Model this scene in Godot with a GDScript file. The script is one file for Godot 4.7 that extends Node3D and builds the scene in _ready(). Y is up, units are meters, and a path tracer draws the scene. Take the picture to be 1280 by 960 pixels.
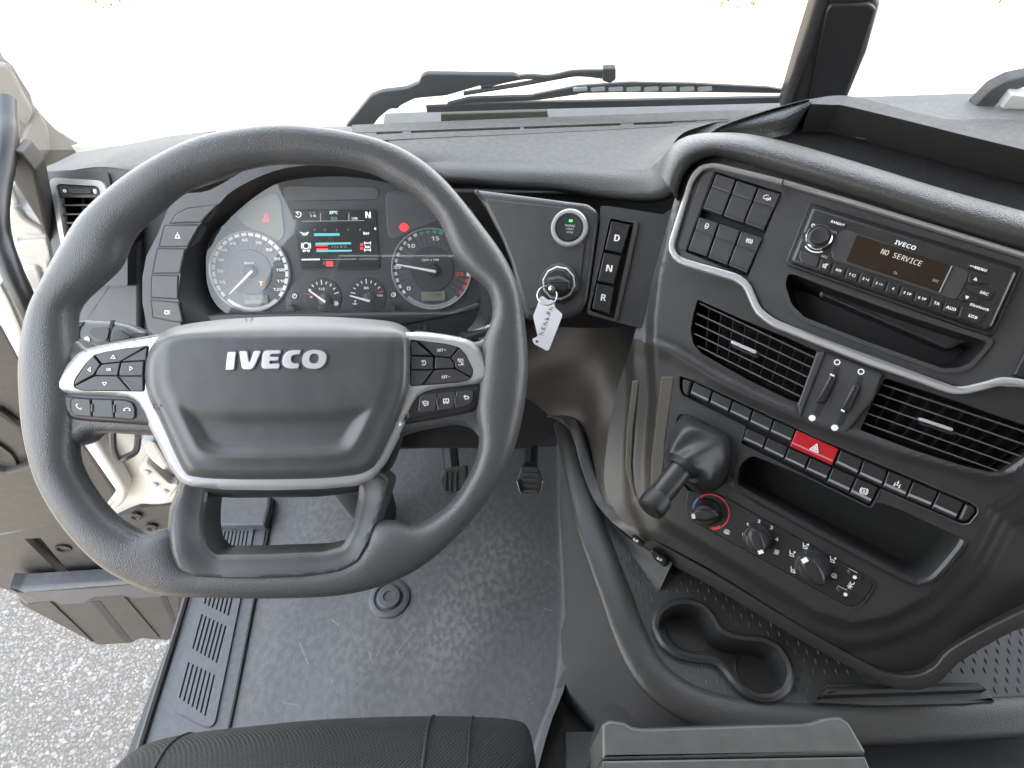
extends Node3D
# A lorry cab seen from the driver's place. Pixels of the photograph (1280 x 960) give directions only;
# every distance comes from the plane of the real surface (floor, wheel, cluster, console, door ...).
const FOCAL := 740.0
const PITCH := 48.0
const EYE := Vector3(0, 1.05, 0)
var UPV := Vector3(0, cos(deg_to_rad(PITCH)), -sin(deg_to_rad(PITCH)))
var FWD := Vector3(0, -sin(deg_to_rad(PITCH)), -cos(deg_to_rad(PITCH)))
var M := {}
var taken := {}
# measuring windows on the photograph: left, top, photograph pixels per measured unit
const WIN := {
	"A1": [820, 180, .1875], "A2": [980, 240, .234375], "A3": [840, 360, .203125], "A4": [1020, 440, .203125],
	"A5": [840, 460, .171875], "A6": [1020, 520, .171875], "A7": [850, 600, .203125], "A8": [250, 240, .15625],
	"B1": [430, 240, .15625], "B2": [180, 180, .15625], "B3": [60, 400, .140625], "B4": [480, 400, .140625],
	"B5": [260, 420, .140625], "B6": [780, 460, .208333], "B7": [780, 720, .390625], "B8": [640, 300, .15625],
	"C1": [0, 150, .265625], "C2": [230, 180, .3125], "C3": [560, 200, .234375], "C4": [820, 110, .359375],
	"C5": [800, 340, .375], "C6": [760, 560, .40625], "D1": [0, 380, .265625], "D2": [160, 380, .40625],
	"D3": [0, 560, .416667], "D4": [400, 0, .359375], "D5": [820, 0, .359375], "D6": [180, 600, .40625],
	"D7": [480, 480, .296875], "D8": [0, 0, .234375], "E6": [600, 475, .23641], "P": [0, 0, 1.0]}

class Face:
	var o: Vector3
	var u: Vector3
	var v: Vector3
	var n: Vector3

class Shape:
	var p := PackedVector3Array()
	var i := PackedInt32Array()
	var uv := PackedVector2Array()
	var hard := {}   # faces that keep their own normal
	func tri(a: Vector3, b: Vector3, c: Vector3) -> void:
		var k := p.size()
		p.append(a); p.append(b); p.append(c)
		i.append(k); i.append(k + 1); i.append(k + 2)
	func quad(a: Vector3, b: Vector3, c: Vector3, d: Vector3) -> void:
		var k := p.size()
		p.append(a); p.append(b); p.append(c); p.append(d)
		for j in [0, 1, 2, 0, 2, 3]: i.append(k + j)

# ---------- directions and planes ----------
func ray(x: float, y: float) -> Vector3:
	return Vector3.RIGHT * (x - 640.0) / FOCAL + UPV * (480.0 - y) / FOCAL + FWD
func far(x: float, y: float, t: float) -> Vector3:
	return EYE + ray(x, y) * t
func face(o: Vector3, yaw: float, elev: float) -> Face:
	var f := Face.new()
	var a := deg_to_rad(yaw)
	var e := deg_to_rad(elev)
	f.o = o
	f.u = Vector3(cos(a), 0, sin(a))
	f.n = Vector3(-sin(a) * cos(e), sin(e), cos(a) * cos(e))
	f.v = f.n.cross(f.u)
	return f
func level(y: float) -> Face:
	var f := Face.new()
	f.o = Vector3(0, y, 0); f.u = Vector3.RIGHT; f.v = Vector3(0, 0, -1); f.n = Vector3.UP
	return f
func on(f: Face, q: Vector2, h := 0.0) -> Vector3:
	var d := ray(q.x, q.y)
	return EYE + d * ((f.o + f.n * h - EYE).dot(f.n) / d.dot(f.n))
func w(k: String, a: Array) -> PackedVector2Array:
	var r := PackedVector2Array()
	var z: Array = WIN[k]
	for j in range(0, a.size(), 2):
		r.append(Vector2(z[0] + a[j] * z[2], z[1] + a[j + 1] * z[2]))
	return r
func w1(k: String, x: float, y: float) -> Vector2:
	return w(k, [x, y])[0]
func flat2(f: Face, q: Vector3) -> Vector2:
	return Vector2((q - f.o).dot(f.u), (q - f.o).dot(f.v))

# ---------- outlines ----------
func soft(q: PackedVector2Array, r: float, seg := 4) -> PackedVector2Array:   # closed outline with rounded corners
	var o := PackedVector2Array()
	var n := q.size()
	for k in n:
		var b := q[k]
		var a := q[(k + n - 1) % n]
		var c := q[(k + 1) % n]
		var ra: float = min(r, a.distance_to(b) * .48)
		var rc: float = min(r, c.distance_to(b) * .48)
		var s := b + (a - b).normalized() * ra
		var e := b + (c - b).normalized() * rc
		for j in seg + 1:
			var t := float(j) / seg
			o.append(s.lerp(b, t).lerp(b.lerp(e, t), t))
	return o
func smooth(q: PackedVector2Array, per := 6, closed := true) -> PackedVector2Array:
	var o := PackedVector2Array()
	var n := q.size()
	for k in (n if closed else n - 1):
		var p0 := q[(k + n - 1) % n] if closed or k > 0 else q[0]
		var p3 := q[(k + 2) % n] if closed or k + 2 < n else q[n - 1]
		for j in per:
			o.append(q[k].cubic_interpolate(q[(k + 1) % n], p0, p3, float(j) / per))
	if not closed: o.append(q[n - 1])
	return o
func even(q: PackedVector2Array, count: int, closed := false) -> PackedVector2Array:
	var pts := q.duplicate()
	if closed: pts.append(q[0])
	var total := 0.0
	for k in pts.size() - 1: total += pts[k].distance_to(pts[k + 1])
	var o := PackedVector2Array()
	var steps := count if closed else count - 1
	var k := 0
	var gone := 0.0
	for j in count:
		var want := total * j / steps
		while k < pts.size() - 2 and gone + pts[k].distance_to(pts[k + 1]) < want:
			gone += pts[k].distance_to(pts[k + 1])
			k += 1
		var d := pts[k].distance_to(pts[k + 1])
		o.append(pts[k].lerp(pts[k + 1], clamp((want - gone) / max(d, 1e-6), 0, 1)))
	return o
func dense(q: PackedVector2Array, step: float) -> PackedVector2Array:
	var o := PackedVector2Array()
	for k in q.size():
		var a := q[k]
		var b := q[(k + 1) % q.size()]
		var n := maxi(1, int(ceil(a.distance_to(b) / step)))
		for j in n: o.append(a.lerp(b, float(j) / n))
	return o
func band(path: PackedVector2Array, half) -> PackedVector2Array:   # outline of a strip along a path
	var l := PackedVector2Array()
	var r := PackedVector2Array()
	var n := path.size()
	for k in n:
		var d := (path[mini(k + 1, n - 1)] - path[maxi(k - 1, 0)]).normalized()
		var s := Vector2(-d.y, d.x)
		var hw: float = half if not half is Array else lerpf(half[0], half[1], float(k) / (n - 1))
		l.append(path[k] + s * hw)
		r.append(path[k] - s * hw)
	r.reverse()
	l.append_array(r)
	return l
func ring2(c: Vector2, r: float, n := 32) -> PackedVector2Array:
	var o := PackedVector2Array()
	for k in n: o.append(c + Vector2(cos(TAU * k / n), sin(TAU * k / n)) * r)
	return o
func edge_gap(q: Vector2, poly: PackedVector2Array) -> float:   # distance to an outline, positive inside
	var best := 1e9
	for k in poly.size():
		best = min(best, q.distance_squared_to(Geometry2D.get_closest_point_to_segment(q, poly[k], poly[(k + 1) % poly.size()])))
	return sqrt(best) * (1.0 if Geometry2D.is_point_in_polygon(q, poly) else -1.0)
func inset(q: PackedVector2Array, d: float) -> PackedVector2Array:   # counter-clockwise outline, moved inwards
	var o := PackedVector2Array()
	var n := q.size()
	for k in n:
		var a := (q[k] - q[(k + n - 1) % n]).normalized()
		var b := (q[(k + 1) % n] - q[k]).normalized()
		var na := Vector2(-a.y, a.x)
		var nb := Vector2(-b.y, b.x)
		var m := na + nb
		if m.length() < .2: m = na
		m = m.normalized()
		o.append(q[k] + m * d / max(.5, m.dot(na)))
	return o

# ---------- solids ----------
func slab3(s: Shape, f: Face, top: PackedVector3Array, thick: float, bev := 0.0, seg := 2) -> void:
	var q := PackedVector2Array()
	for a in top: q.append(flat2(f, a))
	var h := (top[0] - f.o).dot(f.n)
	var clean := PackedVector2Array()
	for k in q.size():
		if clean.is_empty() or clean[clean.size() - 1].distance_to(q[k]) > 2e-5: clean.append(q[k])
	if clean.size() > 1 and clean[0].distance_to(clean[clean.size() - 1]) < 2e-5: clean.remove_at(clean.size() - 1)
	q = clean
	if Geometry2D.is_polygon_clockwise(q): q.reverse()
	var rings := []
	rings.append([q, h - thick])
	if bev > 0:
		for k in seg + 1:
			var a := PI / 2 * k / seg
			rings.append([inset(q, bev * (1 - cos(a))), h - bev * (1 - sin(a))])
	else:
		rings.append([q, h])
	var n := q.size()
	for r in rings.size() - 1:
		var A: PackedVector2Array = rings[r][0]
		var B: PackedVector2Array = rings[r + 1][0]
		for k in n:
			var l := (k + 1) % n
			s.quad(put(f, A[k], rings[r][1]), put(f, B[k], rings[r + 1][1]), put(f, B[l], rings[r + 1][1]), put(f, A[l], rings[r][1]))
	for end in [rings.size() - 1, 0]:
		var C: PackedVector2Array = rings[end][0]
		var t := fill(q)
		for k in range(0, t.size(), 3):
			s.hard[s.i.size() / 3] = true
			if end: s.tri(put(f, C[t[k]], rings[end][1]), put(f, C[t[k + 2]], rings[end][1]), put(f, C[t[k + 1]], rings[end][1]))
			else: s.tri(put(f, C[t[k]], rings[end][1]), put(f, C[t[k + 1]], rings[end][1]), put(f, C[t[k + 2]], rings[end][1]))
func fill(q: PackedVector2Array) -> PackedInt32Array:   # triangles of an outline, counter-clockwise
	var big := PackedVector2Array()
	for a in q: big.append(a * 4000.0)
	q = big
	var t := Geometry2D.triangulate_polygon(q)
	var want := 0.0
	for k in q.size(): want += q[k].cross(q[(k + 1) % q.size()])
	var got := 0.0
	for k in range(0, t.size(), 3): got += absf((q[t[k + 1]] - q[t[k]]).cross(q[t[k + 2]] - q[t[k]]))
	if absf(got - absf(want)) < absf(want) * .02: return t
	t = PackedInt32Array()
	var d := Geometry2D.triangulate_delaunay(q)
	for k in range(0, d.size(), 3):
		if not Geometry2D.is_point_in_polygon((q[d[k]] + q[d[k + 1]] + q[d[k + 2]]) / 3, q): continue
		var flip := (q[d[k + 1]] - q[d[k]]).cross(q[d[k + 2]] - q[d[k]]) < 0
		t.append_array(PackedInt32Array([d[k], d[k + 2], d[k + 1]] if flip else [d[k], d[k + 1], d[k + 2]]))
	return t
func put(f: Face, q: Vector2, h: float) -> Vector3:
	return f.o + f.u * q.x + f.v * q.y + f.n * h
func slab(s: Shape, f: Face, q: PackedVector2Array, h: float, thick: float, bev := 0.0, seg := 2) -> void:
	var t := PackedVector3Array()
	for a in q: t.append(on(f, a, h))
	slab3(s, f, t, thick, bev, seg)
# a skin over a plane, with a height for every place, holes, and walls down at its outline and its holes
func skin(s: Shape, f: Face, outer: PackedVector2Array, holes: Array, height, step: float, skirt: float, hole_depth: float, lip := 0.0) -> void:
	var pts := dense(outer, step)
	var loops := [pts.size()]
	for hpoly in holes:
		var d := dense(hpoly, step)
		pts.append_array(d)
		loops.append(d.size())
	var lo := pts[0]
	var hi := pts[0]
	for a in pts: lo = lo.min(a); hi = hi.max(a)
	var border := pts.duplicate()
	if height != null:
		var cells := {}
		for a in border: cells[Vector2i((a / step).floor())] = true
		var rr := 0
		var y := lo.y
		while y < hi.y:
			var x := lo.x + (step * .5 if rr % 2 else 0.0)
			while x < hi.x:
				var a := Vector2(x, y)
				if not cells.has(Vector2i((a / step).floor())) and Geometry2D.is_point_in_polygon(a, outer):
					var ok := true
					for hp in holes:
						if Geometry2D.is_point_in_polygon(a, hp): ok = false
					if ok: pts.append(a)
				x += step
			y += step * .9
			rr += 1
	var v3 := PackedVector3Array()
	for a in pts: v3.append(on(f, a, height.call(a) if height != null else f_h))
	var t := Geometry2D.triangulate_delaunay(pts)
	for k in range(0, t.size(), 3):
		var c := (pts[t[k]] + pts[t[k + 1]] + pts[t[k + 2]]) / 3
		if not Geometry2D.is_point_in_polygon(c, outer): continue
		var bad := false
		for hp in holes:
			if Geometry2D.is_point_in_polygon(c, hp): bad = true
		if bad: continue
		var A := v3[t[k]]
		var B := v3[t[k + 1]]
		var C := v3[t[k + 2]]
		if (C - A).cross(B - A).dot(f.n) < 0: s.tri(A, C, B)
		else: s.tri(A, B, C)
	var start := 0
	for l in loops.size():
		var n: int = loops[l]
		var dep: float = skirt if l == 0 else hole_depth
		if dep > 0:
			for k in n:
				var a := v3[start + k]
				var b := v3[start + (k + 1) % n]
				s.quad(a, b, b - f.n * dep, a - f.n * dep)
		start += n
var f_h := 0.0
func plate(s: Shape, f: Face, outer: PackedVector2Array, holes: Array, h: float, thick: float, hole_depth := -1.0, step := 6.0) -> void:
	f_h = h
	skin(s, f, outer, holes, null, step, thick, thick if hole_depth < 0 else hole_depth)
func tub(s: Shape, f: Face, top: PackedVector2Array, h: float, depth: float, taper := 0.0) -> void:   # walls and floor of a recess
	var q := PackedVector2Array()
	for a in top: q.append(flat2(f, on(f, a, h)))
	if Geometry2D.is_polygon_clockwise(q): q.reverse()
	var b := inset(q, taper)
	for k in q.size():
		var l := (k + 1) % q.size()
		s.quad(put(f, q[k], h), put(f, q[l], h), put(f, b[l], h - depth), put(f, b[k], h - depth))
	var t := fill(q)
	for k in range(0, t.size(), 3):
		s.tri(put(f, b[t[k]], h - depth), put(f, b[t[k + 2]], h - depth), put(f, b[t[k + 1]], h - depth))
func grid(s: Shape, g: Array, wrap_u := false, wrap_v := false) -> void:
	var m := g.size()
	var n: int = g[0].size()
	for a in (m if wrap_u else m - 1):
		for b in (n if wrap_v else n - 1):
			s.quad(g[a][b], g[a][(b + 1) % n], g[(a + 1) % m][(b + 1) % n], g[(a + 1) % m][b])
func patch(s: Shape, g: Array, pu := 4, pv := 4) -> Array:   # smooth sheet through a grid of points
	var rows := []
	for r in g:
		var o := []
		for k in r.size() - 1:
			for j in pv: o.append(r[k].cubic_interpolate(r[k + 1], r[maxi(k - 1, 0)], r[mini(k + 2, r.size() - 1)], float(j) / pv))
		o.append(r[r.size() - 1])
		rows.append(o)
	var out := []
	for k in rows.size() - 1:
		for j in pu:
			var o := []
			for c in rows[0].size():
				o.append(rows[k][c].cubic_interpolate(rows[k + 1][c], rows[maxi(k - 1, 0)][c], rows[mini(k + 2, rows.size() - 1)][c], float(j) / pu))
			out.append(o)
	out.append(rows[rows.size() - 1])
	grid(s, out)
	return out
func curve3(q: Array, per := 6, closed := false) -> Array:
	var o := []
	var n := q.size()
	for k in (n if closed else n - 1):
		var a: Vector3 = q[(k + n - 1) % n] if closed or k > 0 else q[0]
		var d: Vector3 = q[(k + 2) % n] if closed or k + 2 < n else q[n - 1]
		for j in per: o.append(q[k].cubic_interpolate(q[(k + 1) % n], a, d, float(j) / per))
	if not closed: o.append(q[n - 1])
	return o
func tube(s: Shape, path: Array, r, seg := 10, closed := false, squash := 1.0, caps := true) -> void:
	var rings := []
	var n := path.size()
	var side := Vector3.ZERO
	for k in n:
		var a: Vector3 = path[(k + n - 1) % n] if closed else path[maxi(k - 1, 0)]
		var b: Vector3 = path[(k + 1) % n] if closed else path[mini(k + 1, n - 1)]
		var d := (b - a).normalized()
		if side == Vector3.ZERO: side = d.cross(Vector3.UP if abs(d.y) < .9 else Vector3.RIGHT).normalized()
		side = (side - d * side.dot(d)).normalized()
		var up := d.cross(side)
		var rad: float = r if not r is Array else r[int(round(float(k) / maxi(n - 1, 1) * (r.size() - 1)))] if r.size() != n else r[k]
		var o := []
		for j in seg:
			var an := TAU * j / seg
			o.append(path[k] + (side * cos(an) + up * sin(an) * squash) * rad)
		rings.append(o)
	grid(s, rings, closed, true)
	if caps and not closed:
		for j in range(1, seg - 1):
			s.tri(rings[0][0], rings[0][j], rings[0][j + 1])
			s.tri(rings[n - 1][0], rings[n - 1][j + 1], rings[n - 1][j])
func lathe(s: Shape, c: Vector3, axis: Vector3, prof: Array, seg := 32) -> void:
	var a := axis.normalized()
	var x := a.cross(Vector3.UP if abs(a.y) < .9 else Vector3.RIGHT).normalized()
	var y := a.cross(x)
	var rings := []
	for q in prof:
		var o := []
		for k in seg: o.append(c + a * q[1] + (x * cos(TAU * k / seg) + y * sin(TAU * k / seg)) * maxf(q[0], 1e-5))
		rings.append(o)
	grid(s, rings, false, true)
func box3(s: Shape, c: Vector3, x: Vector3, y: Vector3, z: Vector3, bev := 0.0) -> void:   # half axes
	var f := Face.new()
	f.o = c; f.u = x.normalized(); f.v = y.normalized(); f.n = z.normalized()
	var t := PackedVector3Array()
	for k in [[-1, -1], [1, -1], [1, 1], [-1, 1]]: t.append(c + x * k[0] + y * k[1] + z)
	slab3(s, f, t, z.length() * 2, bev, 2)
func grown(q: PackedVector2Array, d: float) -> PackedVector2Array:
	var o := q.duplicate()
	if Geometry2D.is_polygon_clockwise(o): o.reverse()
	return inset(o, -d)
func wire(s: Shape, f: Face, path: PackedVector2Array, width: float, h: float, thick := .0004) -> void:   # a printed or raised line
	slab(s, f, band(path, width / 2), h, thick)

# ---------- objects ----------
func numbered(called: String) -> String:
	taken[called] = taken.get(called, -1) + 1
	return called if taken[called] == 0 else "%s_%03d" % [called, taken[called]]
func thing(called: String, label: String, category: String, base := Vector3.ZERO, group := "", kind := "") -> Node3D:
	var o := Node3D.new()
	o.name = numbered(called)
	add_child(o)
	o.position = base
	o.set_meta("label", label)
	if category: o.set_meta("category", category)
	if group: o.set_meta("group", group)
	if kind: o.set_meta("kind", kind)
	return o
func base_of(o: Node3D) -> Vector3:
	var b := Vector3.ZERO
	var k: Node = o
	while k != self and k is Node3D:
		b += k.position
		k = k.get_parent()
	return b
func part(called: String, s: Shape, m: Material, parent: Node3D, angle := 38.0, label := "") -> MeshInstance3D:
	var o := MeshInstance3D.new()
	o.name = called
	var b := base_of(parent) if parent != self else Vector3.ZERO
	o.mesh = mesh_of(s, b, angle)
	o.material_override = m
	parent.add_child(o, true)
	if label: o.set_meta("label", label)
	return o
func mesh_of(s: Shape, b: Vector3, angle: float) -> ArrayMesh:
	var nf := s.i.size() / 3
	var fn := PackedVector3Array()
	var at := {}
	for k in nf:
		var n := (s.p[s.i[k * 3 + 2]] - s.p[s.i[k * 3]]).cross(s.p[s.i[k * 3 + 1]] - s.p[s.i[k * 3]])
		fn.append(n)
		for j in 3:
			var key := Vector3i((s.p[s.i[k * 3 + j]] * 50000.0).round())
			if at.has(key): at[key].append(k)
			else: at[key] = [k]
	var un := PackedVector3Array()
	for n in fn: un.append(n.normalized())
	var lim := cos(deg_to_rad(angle))
	var P := PackedVector3Array()
	var N := PackedVector3Array()
	var T := PackedVector2Array()
	for k in nf:
		for j in 3:
			var q := s.p[s.i[k * 3 + j]]
			var sum := Vector3.ZERO
			for g in at[Vector3i((q * 50000.0).round())]:
				if un[g].dot(un[k]) > lim: sum += fn[g]
			P.append(q - b)
			N.append(un[k] if s.hard.has(k) or sum.length() == 0 else sum.normalized())
			if s.uv.size() == s.p.size(): T.append(s.uv[s.i[k * 3 + j]])
	var arr := []
	arr.resize(Mesh.ARRAY_MAX)
	arr[Mesh.ARRAY_VERTEX] = P
	arr[Mesh.ARRAY_NORMAL] = N
	if T.size(): arr[Mesh.ARRAY_TEX_UV] = T
	var me := ArrayMesh.new()
	me.add_surface_from_arrays(Mesh.PRIMITIVE_TRIANGLES, arr)
	return me
# lettering lying on a face: middle of the word, height of its capitals and direction of its line, all in pixels
func word(called: String, text: String, f: Face, at: Vector2, cap: float, along: Vector2, h: float, m: Material, parent: Node3D, wide := 1.0, depth := .0003, bold := true, mono := false) -> MeshInstance3D:
	var t := TextMesh.new()
	var font := SystemFont.new()
	font.font_names = PackedStringArray(["Droid Sans Mono" if mono else "Droid Sans"])
	font.font_weight = 700 if bold else 400
	t.font = font
	t.text = text
	t.font_size = 32
	t.curve_step = 2.0
	var c := on(f, at, h)
	var d := along.normalized()
	var x := on(f, at + d * 4, h) - c
	var y := on(f, at + Vector2(d.y, -d.x) * 4, h) - c
	x /= 4; y /= 4
	var size := y.length() * cap
	t.pixel_size = size / (32 * .714)
	t.depth = depth / 1.0
	var X := x.normalized()
	var Y := f.n.cross(X).normalized()
	if Y.dot(y) < 0: Y = -Y
	var o := MeshInstance3D.new()
	o.name = called
	o.mesh = t
	o.material_override = m
	o.transform = Transform3D(Basis(X * wide, Y, f.n), c - base_of(parent) + f.n * depth * .5)
	parent.add_child(o, true)
	return o

# ---------- materials ----------
var tex := {}
func noise_image(size: int, freq: float, kind: int, sd: int, octaves := 3) -> Image:
	var n := FastNoiseLite.new()
	n.noise_type = kind
	n.frequency = freq
	n.seed = sd
	n.fractal_octaves = octaves
	if kind == FastNoiseLite.TYPE_CELLULAR:
		n.fractal_type = FastNoiseLite.FRACTAL_NONE
		n.cellular_return_type = FastNoiseLite.RETURN_DISTANCE2_SUB
	return n.get_seamless_image(size, size)
func relief(called: String, im: Image, strength: float) -> void:
	im.convert(Image.FORMAT_RGBA8)
	im.bump_map_to_normal_map(strength)
	tex[called] = ImageTexture.create_from_image(im)
func tint_map(called: String, im: Image, a: Color, b: Color, lo := 0.0, hi := 1.0) -> void:
	var o := Image.create(im.get_width(), im.get_height(), false, Image.FORMAT_RGB8)
	for y in im.get_height():
		for x in im.get_width():
			o.set_pixel(x, y, a.lerp(b, clampf((im.get_pixel(x, y).r - lo) / (hi - lo), 0, 1)))
	tex[called] = ImageTexture.create_from_image(o)
func stuff(r: float, g: float, b: float, rough: float, bump := "", scale := 10.0, amount := 1.0, spot := "") -> StandardMaterial3D:
	var m := StandardMaterial3D.new()
	m.albedo_color = Color(r, g, b).linear_to_srgb()
	m.roughness = rough
	m.metallic_specular = .5
	m.uv1_triplanar = true
	m.uv1_world_triplanar = true
	m.uv1_scale = Vector3.ONE * scale
	if bump:
		m.normal_enabled = true
		m.normal_texture = tex[bump]
		m.normal_scale = amount
	if spot: m.albedo_texture = tex[spot]
	return m
func glow(r: float, g: float, b: float, e: float) -> StandardMaterial3D:
	var m := stuff(r * .4, g * .4, b * .4, .5)
	m.emission_enabled = true
	m.emission = Color(r, g, b).linear_to_srgb()
	m.emission_energy_multiplier = e
	return m
func materials() -> void:
	relief("fine", noise_image(512, .12, FastNoiseLite.TYPE_SIMPLEX_SMOOTH, 3, 2), 2.0)
	relief("hide", noise_image(512, .07, FastNoiseLite.TYPE_CELLULAR, 5), 5.0)
	relief("coarse", noise_image(512, .05, FastNoiseLite.TYPE_SIMPLEX_SMOOTH, 8, 4), 3.0)
	relief("matgrain", noise_image(1024, .22, FastNoiseLite.TYPE_CELLULAR, 15), 4.0)
	relief("fine4", noise_image(1024, .30, FastNoiseLite.TYPE_SIMPLEX_SMOOTH, 13, 2), 2.0)
	# faint smears and specks of dust that lie on all the hard plastic
	var sm := noise_image(1024, .009, FastNoiseLite.TYPE_SIMPLEX_SMOOTH, 61, 6)
	var du := Image.create(1024, 1024, false, Image.FORMAT_RGB8)
	var dr := RandomNumberGenerator.new()
	dr.seed = 33
	for y in 1024:
		for x in 1024:
			var v := .80 + .07 * clampf((sm.get_pixel(x, y).r - .35) * 2.6, 0, 1)
			du.set_pixel(x, y, Color(v, v, v))
	for k in 900:
		var x := dr.randi_range(2, 1020)
		var y := dr.randi_range(2, 1020)
		var v := dr.randf_range(.92, 1.0)
		for j in (dr.randi_range(1, 5) if k % 14 else 26): du.set_pixel(clampi(x + j % 3 + (j if k % 14 == 0 else 0), 0, 1023), clampi(y + j / 3, 0, 1023), Color(v, v, v * .98))
	tex["dusty"] = ImageTexture.create_from_image(du)
	tint_map("mottle", noise_image(512, .012, FastNoiseLite.TYPE_SIMPLEX_SMOOTH, 21, 6), Color(.93, .93, .93), Color(1, 1, 1), .3, .7)
	# floor rubber with the dried mud and scuffs of the photograph, where they lie on the mat
	var a := noise_image(1024, .006, FastNoiseLite.TYPE_SIMPLEX_SMOOTH, 40, 5)
	var b := noise_image(1024, .055, FastNoiseLite.TYPE_SIMPLEX_SMOOTH, 44, 6)
	var fl := Image.create(1024, 1024, false, Image.FORMAT_RGB8)
	var rng := RandomNumberGenerator.new()
	rng.seed = 9
	FL = level(FLOOR)
	var blots := []
	for q in [[600, 725, .07, .75], [560, 790, .06, .6], [510, 800, .05, .45], [640, 700, .05, .4], [450, 805, .05, .35], [540, 660, .05, .3], [400, 660, .06, .35], [600, 640, .04, .25], [360, 800, .05, .2]]:
		var p := on(FL, Vector2(q[0], q[1]))
		blots.append([Vector2((p.x + .6) / .8, (p.z + 1.05) / 1.05) * 1024, q[2] / .8 * 1024, q[3]])
	for y in 1024:
		for x in 1024:
			var n2 := b.get_pixel(x, y).r
			var k := .10 * clampf((a.get_pixel(x, y).r - .45) * 4.0, 0, 1)
			for q in blots:
				var d: float = (Vector2(x, y) - q[0]).length_squared() / (q[1] * q[1])
				if d < 5.0: k += q[2] * exp(-d)
			k *= clampf((n2 - .34) * 3.6, 0, 1.2)
			var g := .58 + .10 * (n2 - .5)
			fl.set_pixel(x, y, Color(g, g, g * 1.01).lerp(Color(.88, .85, .79), minf(k, 1.0) * .38))
	for k in 330:
		var x := rng.randi_range(300, 900)
		var y := rng.randi_range(250, 900)
		var l := rng.randi_range(0, 5) if k % 9 else rng.randi_range(14, 50)
		var dx := rng.randf_range(-1, 1)
		var dy := rng.randf_range(-1, 1)
		var tone := rng.randf_range(.72, .9)
		for j in l + 1:
			fl.set_pixel(clampi(x + int(dx * j), 0, 1023), clampi(y + int(dy * j), 0, 1023), Color(tone, tone * .98, tone * .94))
	tex["muddy"] = ImageTexture.create_from_image(fl)
	# twill of the seat cloth
	var tw := Image.create(64, 64, false, Image.FORMAT_RGB8)
	var th := Image.create(64, 64, false, Image.FORMAT_RGBA8)
	for y in 64:
		for x in 64:
			var k := ((x + y) % 16) / 16.0
			var g := .22 + .78 * sin(k * PI) * (.7 + .3 * float((x / 4 + y / 4) % 2))
			tw.set_pixel(x, y, Color(g, g, g))
			th.set_pixel(x, y, Color(g, g, g))
	tex["twill"] = ImageTexture.create_from_image(tw)
	relief("twill_bump", th, 4.0)
	# lengthwise brushing of the rubber strips, chips of the asphalt
	var gr := noise_image(1024, .03, FastNoiseLite.TYPE_CELLULAR, 77)
	var g2 := noise_image(1024, .03, FastNoiseLite.TYPE_SIMPLEX_SMOOTH, 78, 5)
	var as_ := Image.create(1024, 1024, false, Image.FORMAT_RGB8)
	for y in 1024:
		for x in 1024:
			var k := clampf(gr.get_pixel(x, y).r * 1.3, 0, 1) * (.55 + .7 * g2.get_pixel(x, y).r)
			as_.set_pixel(x, y, Color(.72, .70, .67).lerp(Color(.98, .96, .93), clampf(k, 0, 1)))
	tex["chips"] = ImageTexture.create_from_image(as_)
	M.hide = stuff(.062, .063, .065, .37, "hide", 14.0, .45)
	M.pad = stuff(.086, .088, .093, .35, "fine4", 4.0, .16, "dusty")
	M.grey = stuff(.071, .0715, .073, .34, "fine4", 4.0, .18, "dusty")
	M.dark = stuff(.035, .035, .036, .36, "fine4", 4.0, .16, "dusty")
	M.taupe = stuff(.056, .0535, .049, .42, "fine4", 4.0, .2, "dusty")
	M.door = stuff(.066, .062, .058, .5, "fine4", 4.0, .2, "dusty")
	M.lid = stuff(.100, .098, .092, .40, "fine4", 4.0, .15, "dusty")
	M.taupe_dark = stuff(.042, .0414, .0395, .37, "fine4", 4.0, .18, "dusty")
	M.slat = stuff(.10, .10, .095, .35)
	M.vane = stuff(.011, .011, .011, .45)
	M.keybar = stuff(.24, .24, .26, .3)
	M.cup = stuff(.028, .028, .027, .38, "fine", 12.0, .2)
	M.chrome_soft = stuff(.58, .58, .60, .28)
	M.chrome_soft.metallic = .5
	M.black = stuff(.012, .012, .013, .5)
	M.deep = stuff(.012, .012, .012, .7)
	M.key = stuff(.042, .042, .045, .34, "fine", 14.0, .1)
	M.rowkey = stuff(.020, .020, .0195, .36, "fine", 12.0, .1)
	M.roll = stuff(.046, .0455, .044, .42, "hide", 12.0, .75)
	M.top = stuff(.118, .116, .110, .68, "hide", 12.0, .15, "mottle")
	M.top.metallic_specular = .30
	M.traybed = stuff(.014, .0135, .013, .9, "hide", 8.0, .8)
	M.traybed.metallic_specular = .15
	M.traywall = stuff(.020, .0195, .019, .75, "fine", 12.0, .2)
	M.traywall.metallic_specular = .25
	M.pillar = stuff(.125, .122, .104, .6, "fine", 12.0, .15)
	M.silver = stuff(.56, .56, .56, .30)
	M.silver.metallic = .75
	M.silver.metallic_specular = .5
	M.chrome = stuff(.80, .80, .82, .16)
	M.chrome.metallic = 1.0
	M.satin = stuff(.41, .41, .41, .30)
	M.satin.metallic = .35
	M.steel = stuff(.5, .5, .48, .25)
	M.steel.metallic = 1.0
	M.print = stuff(.80, .80, .80, .5)
	M.dimprint = stuff(.42, .42, .42, .5)
	M.white = stuff(.50, .49, .465, .35)
	M.paper = stuff(.82, .82, .86, .6)
	M.ink = stuff(.08, .08, .09, .7)
	M.red = stuff(.38, .012, .018, .28)
	M.redprint = stuff(.70, .05, .04, .5)
	M.blueprint = stuff(.10, .25, .60, .5)
	M.greenprint = stuff(.02, .36, .20, .5)
	M.rubber = stuff(.019, .019, .018, .5, "coarse", 8.0, .22)
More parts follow.
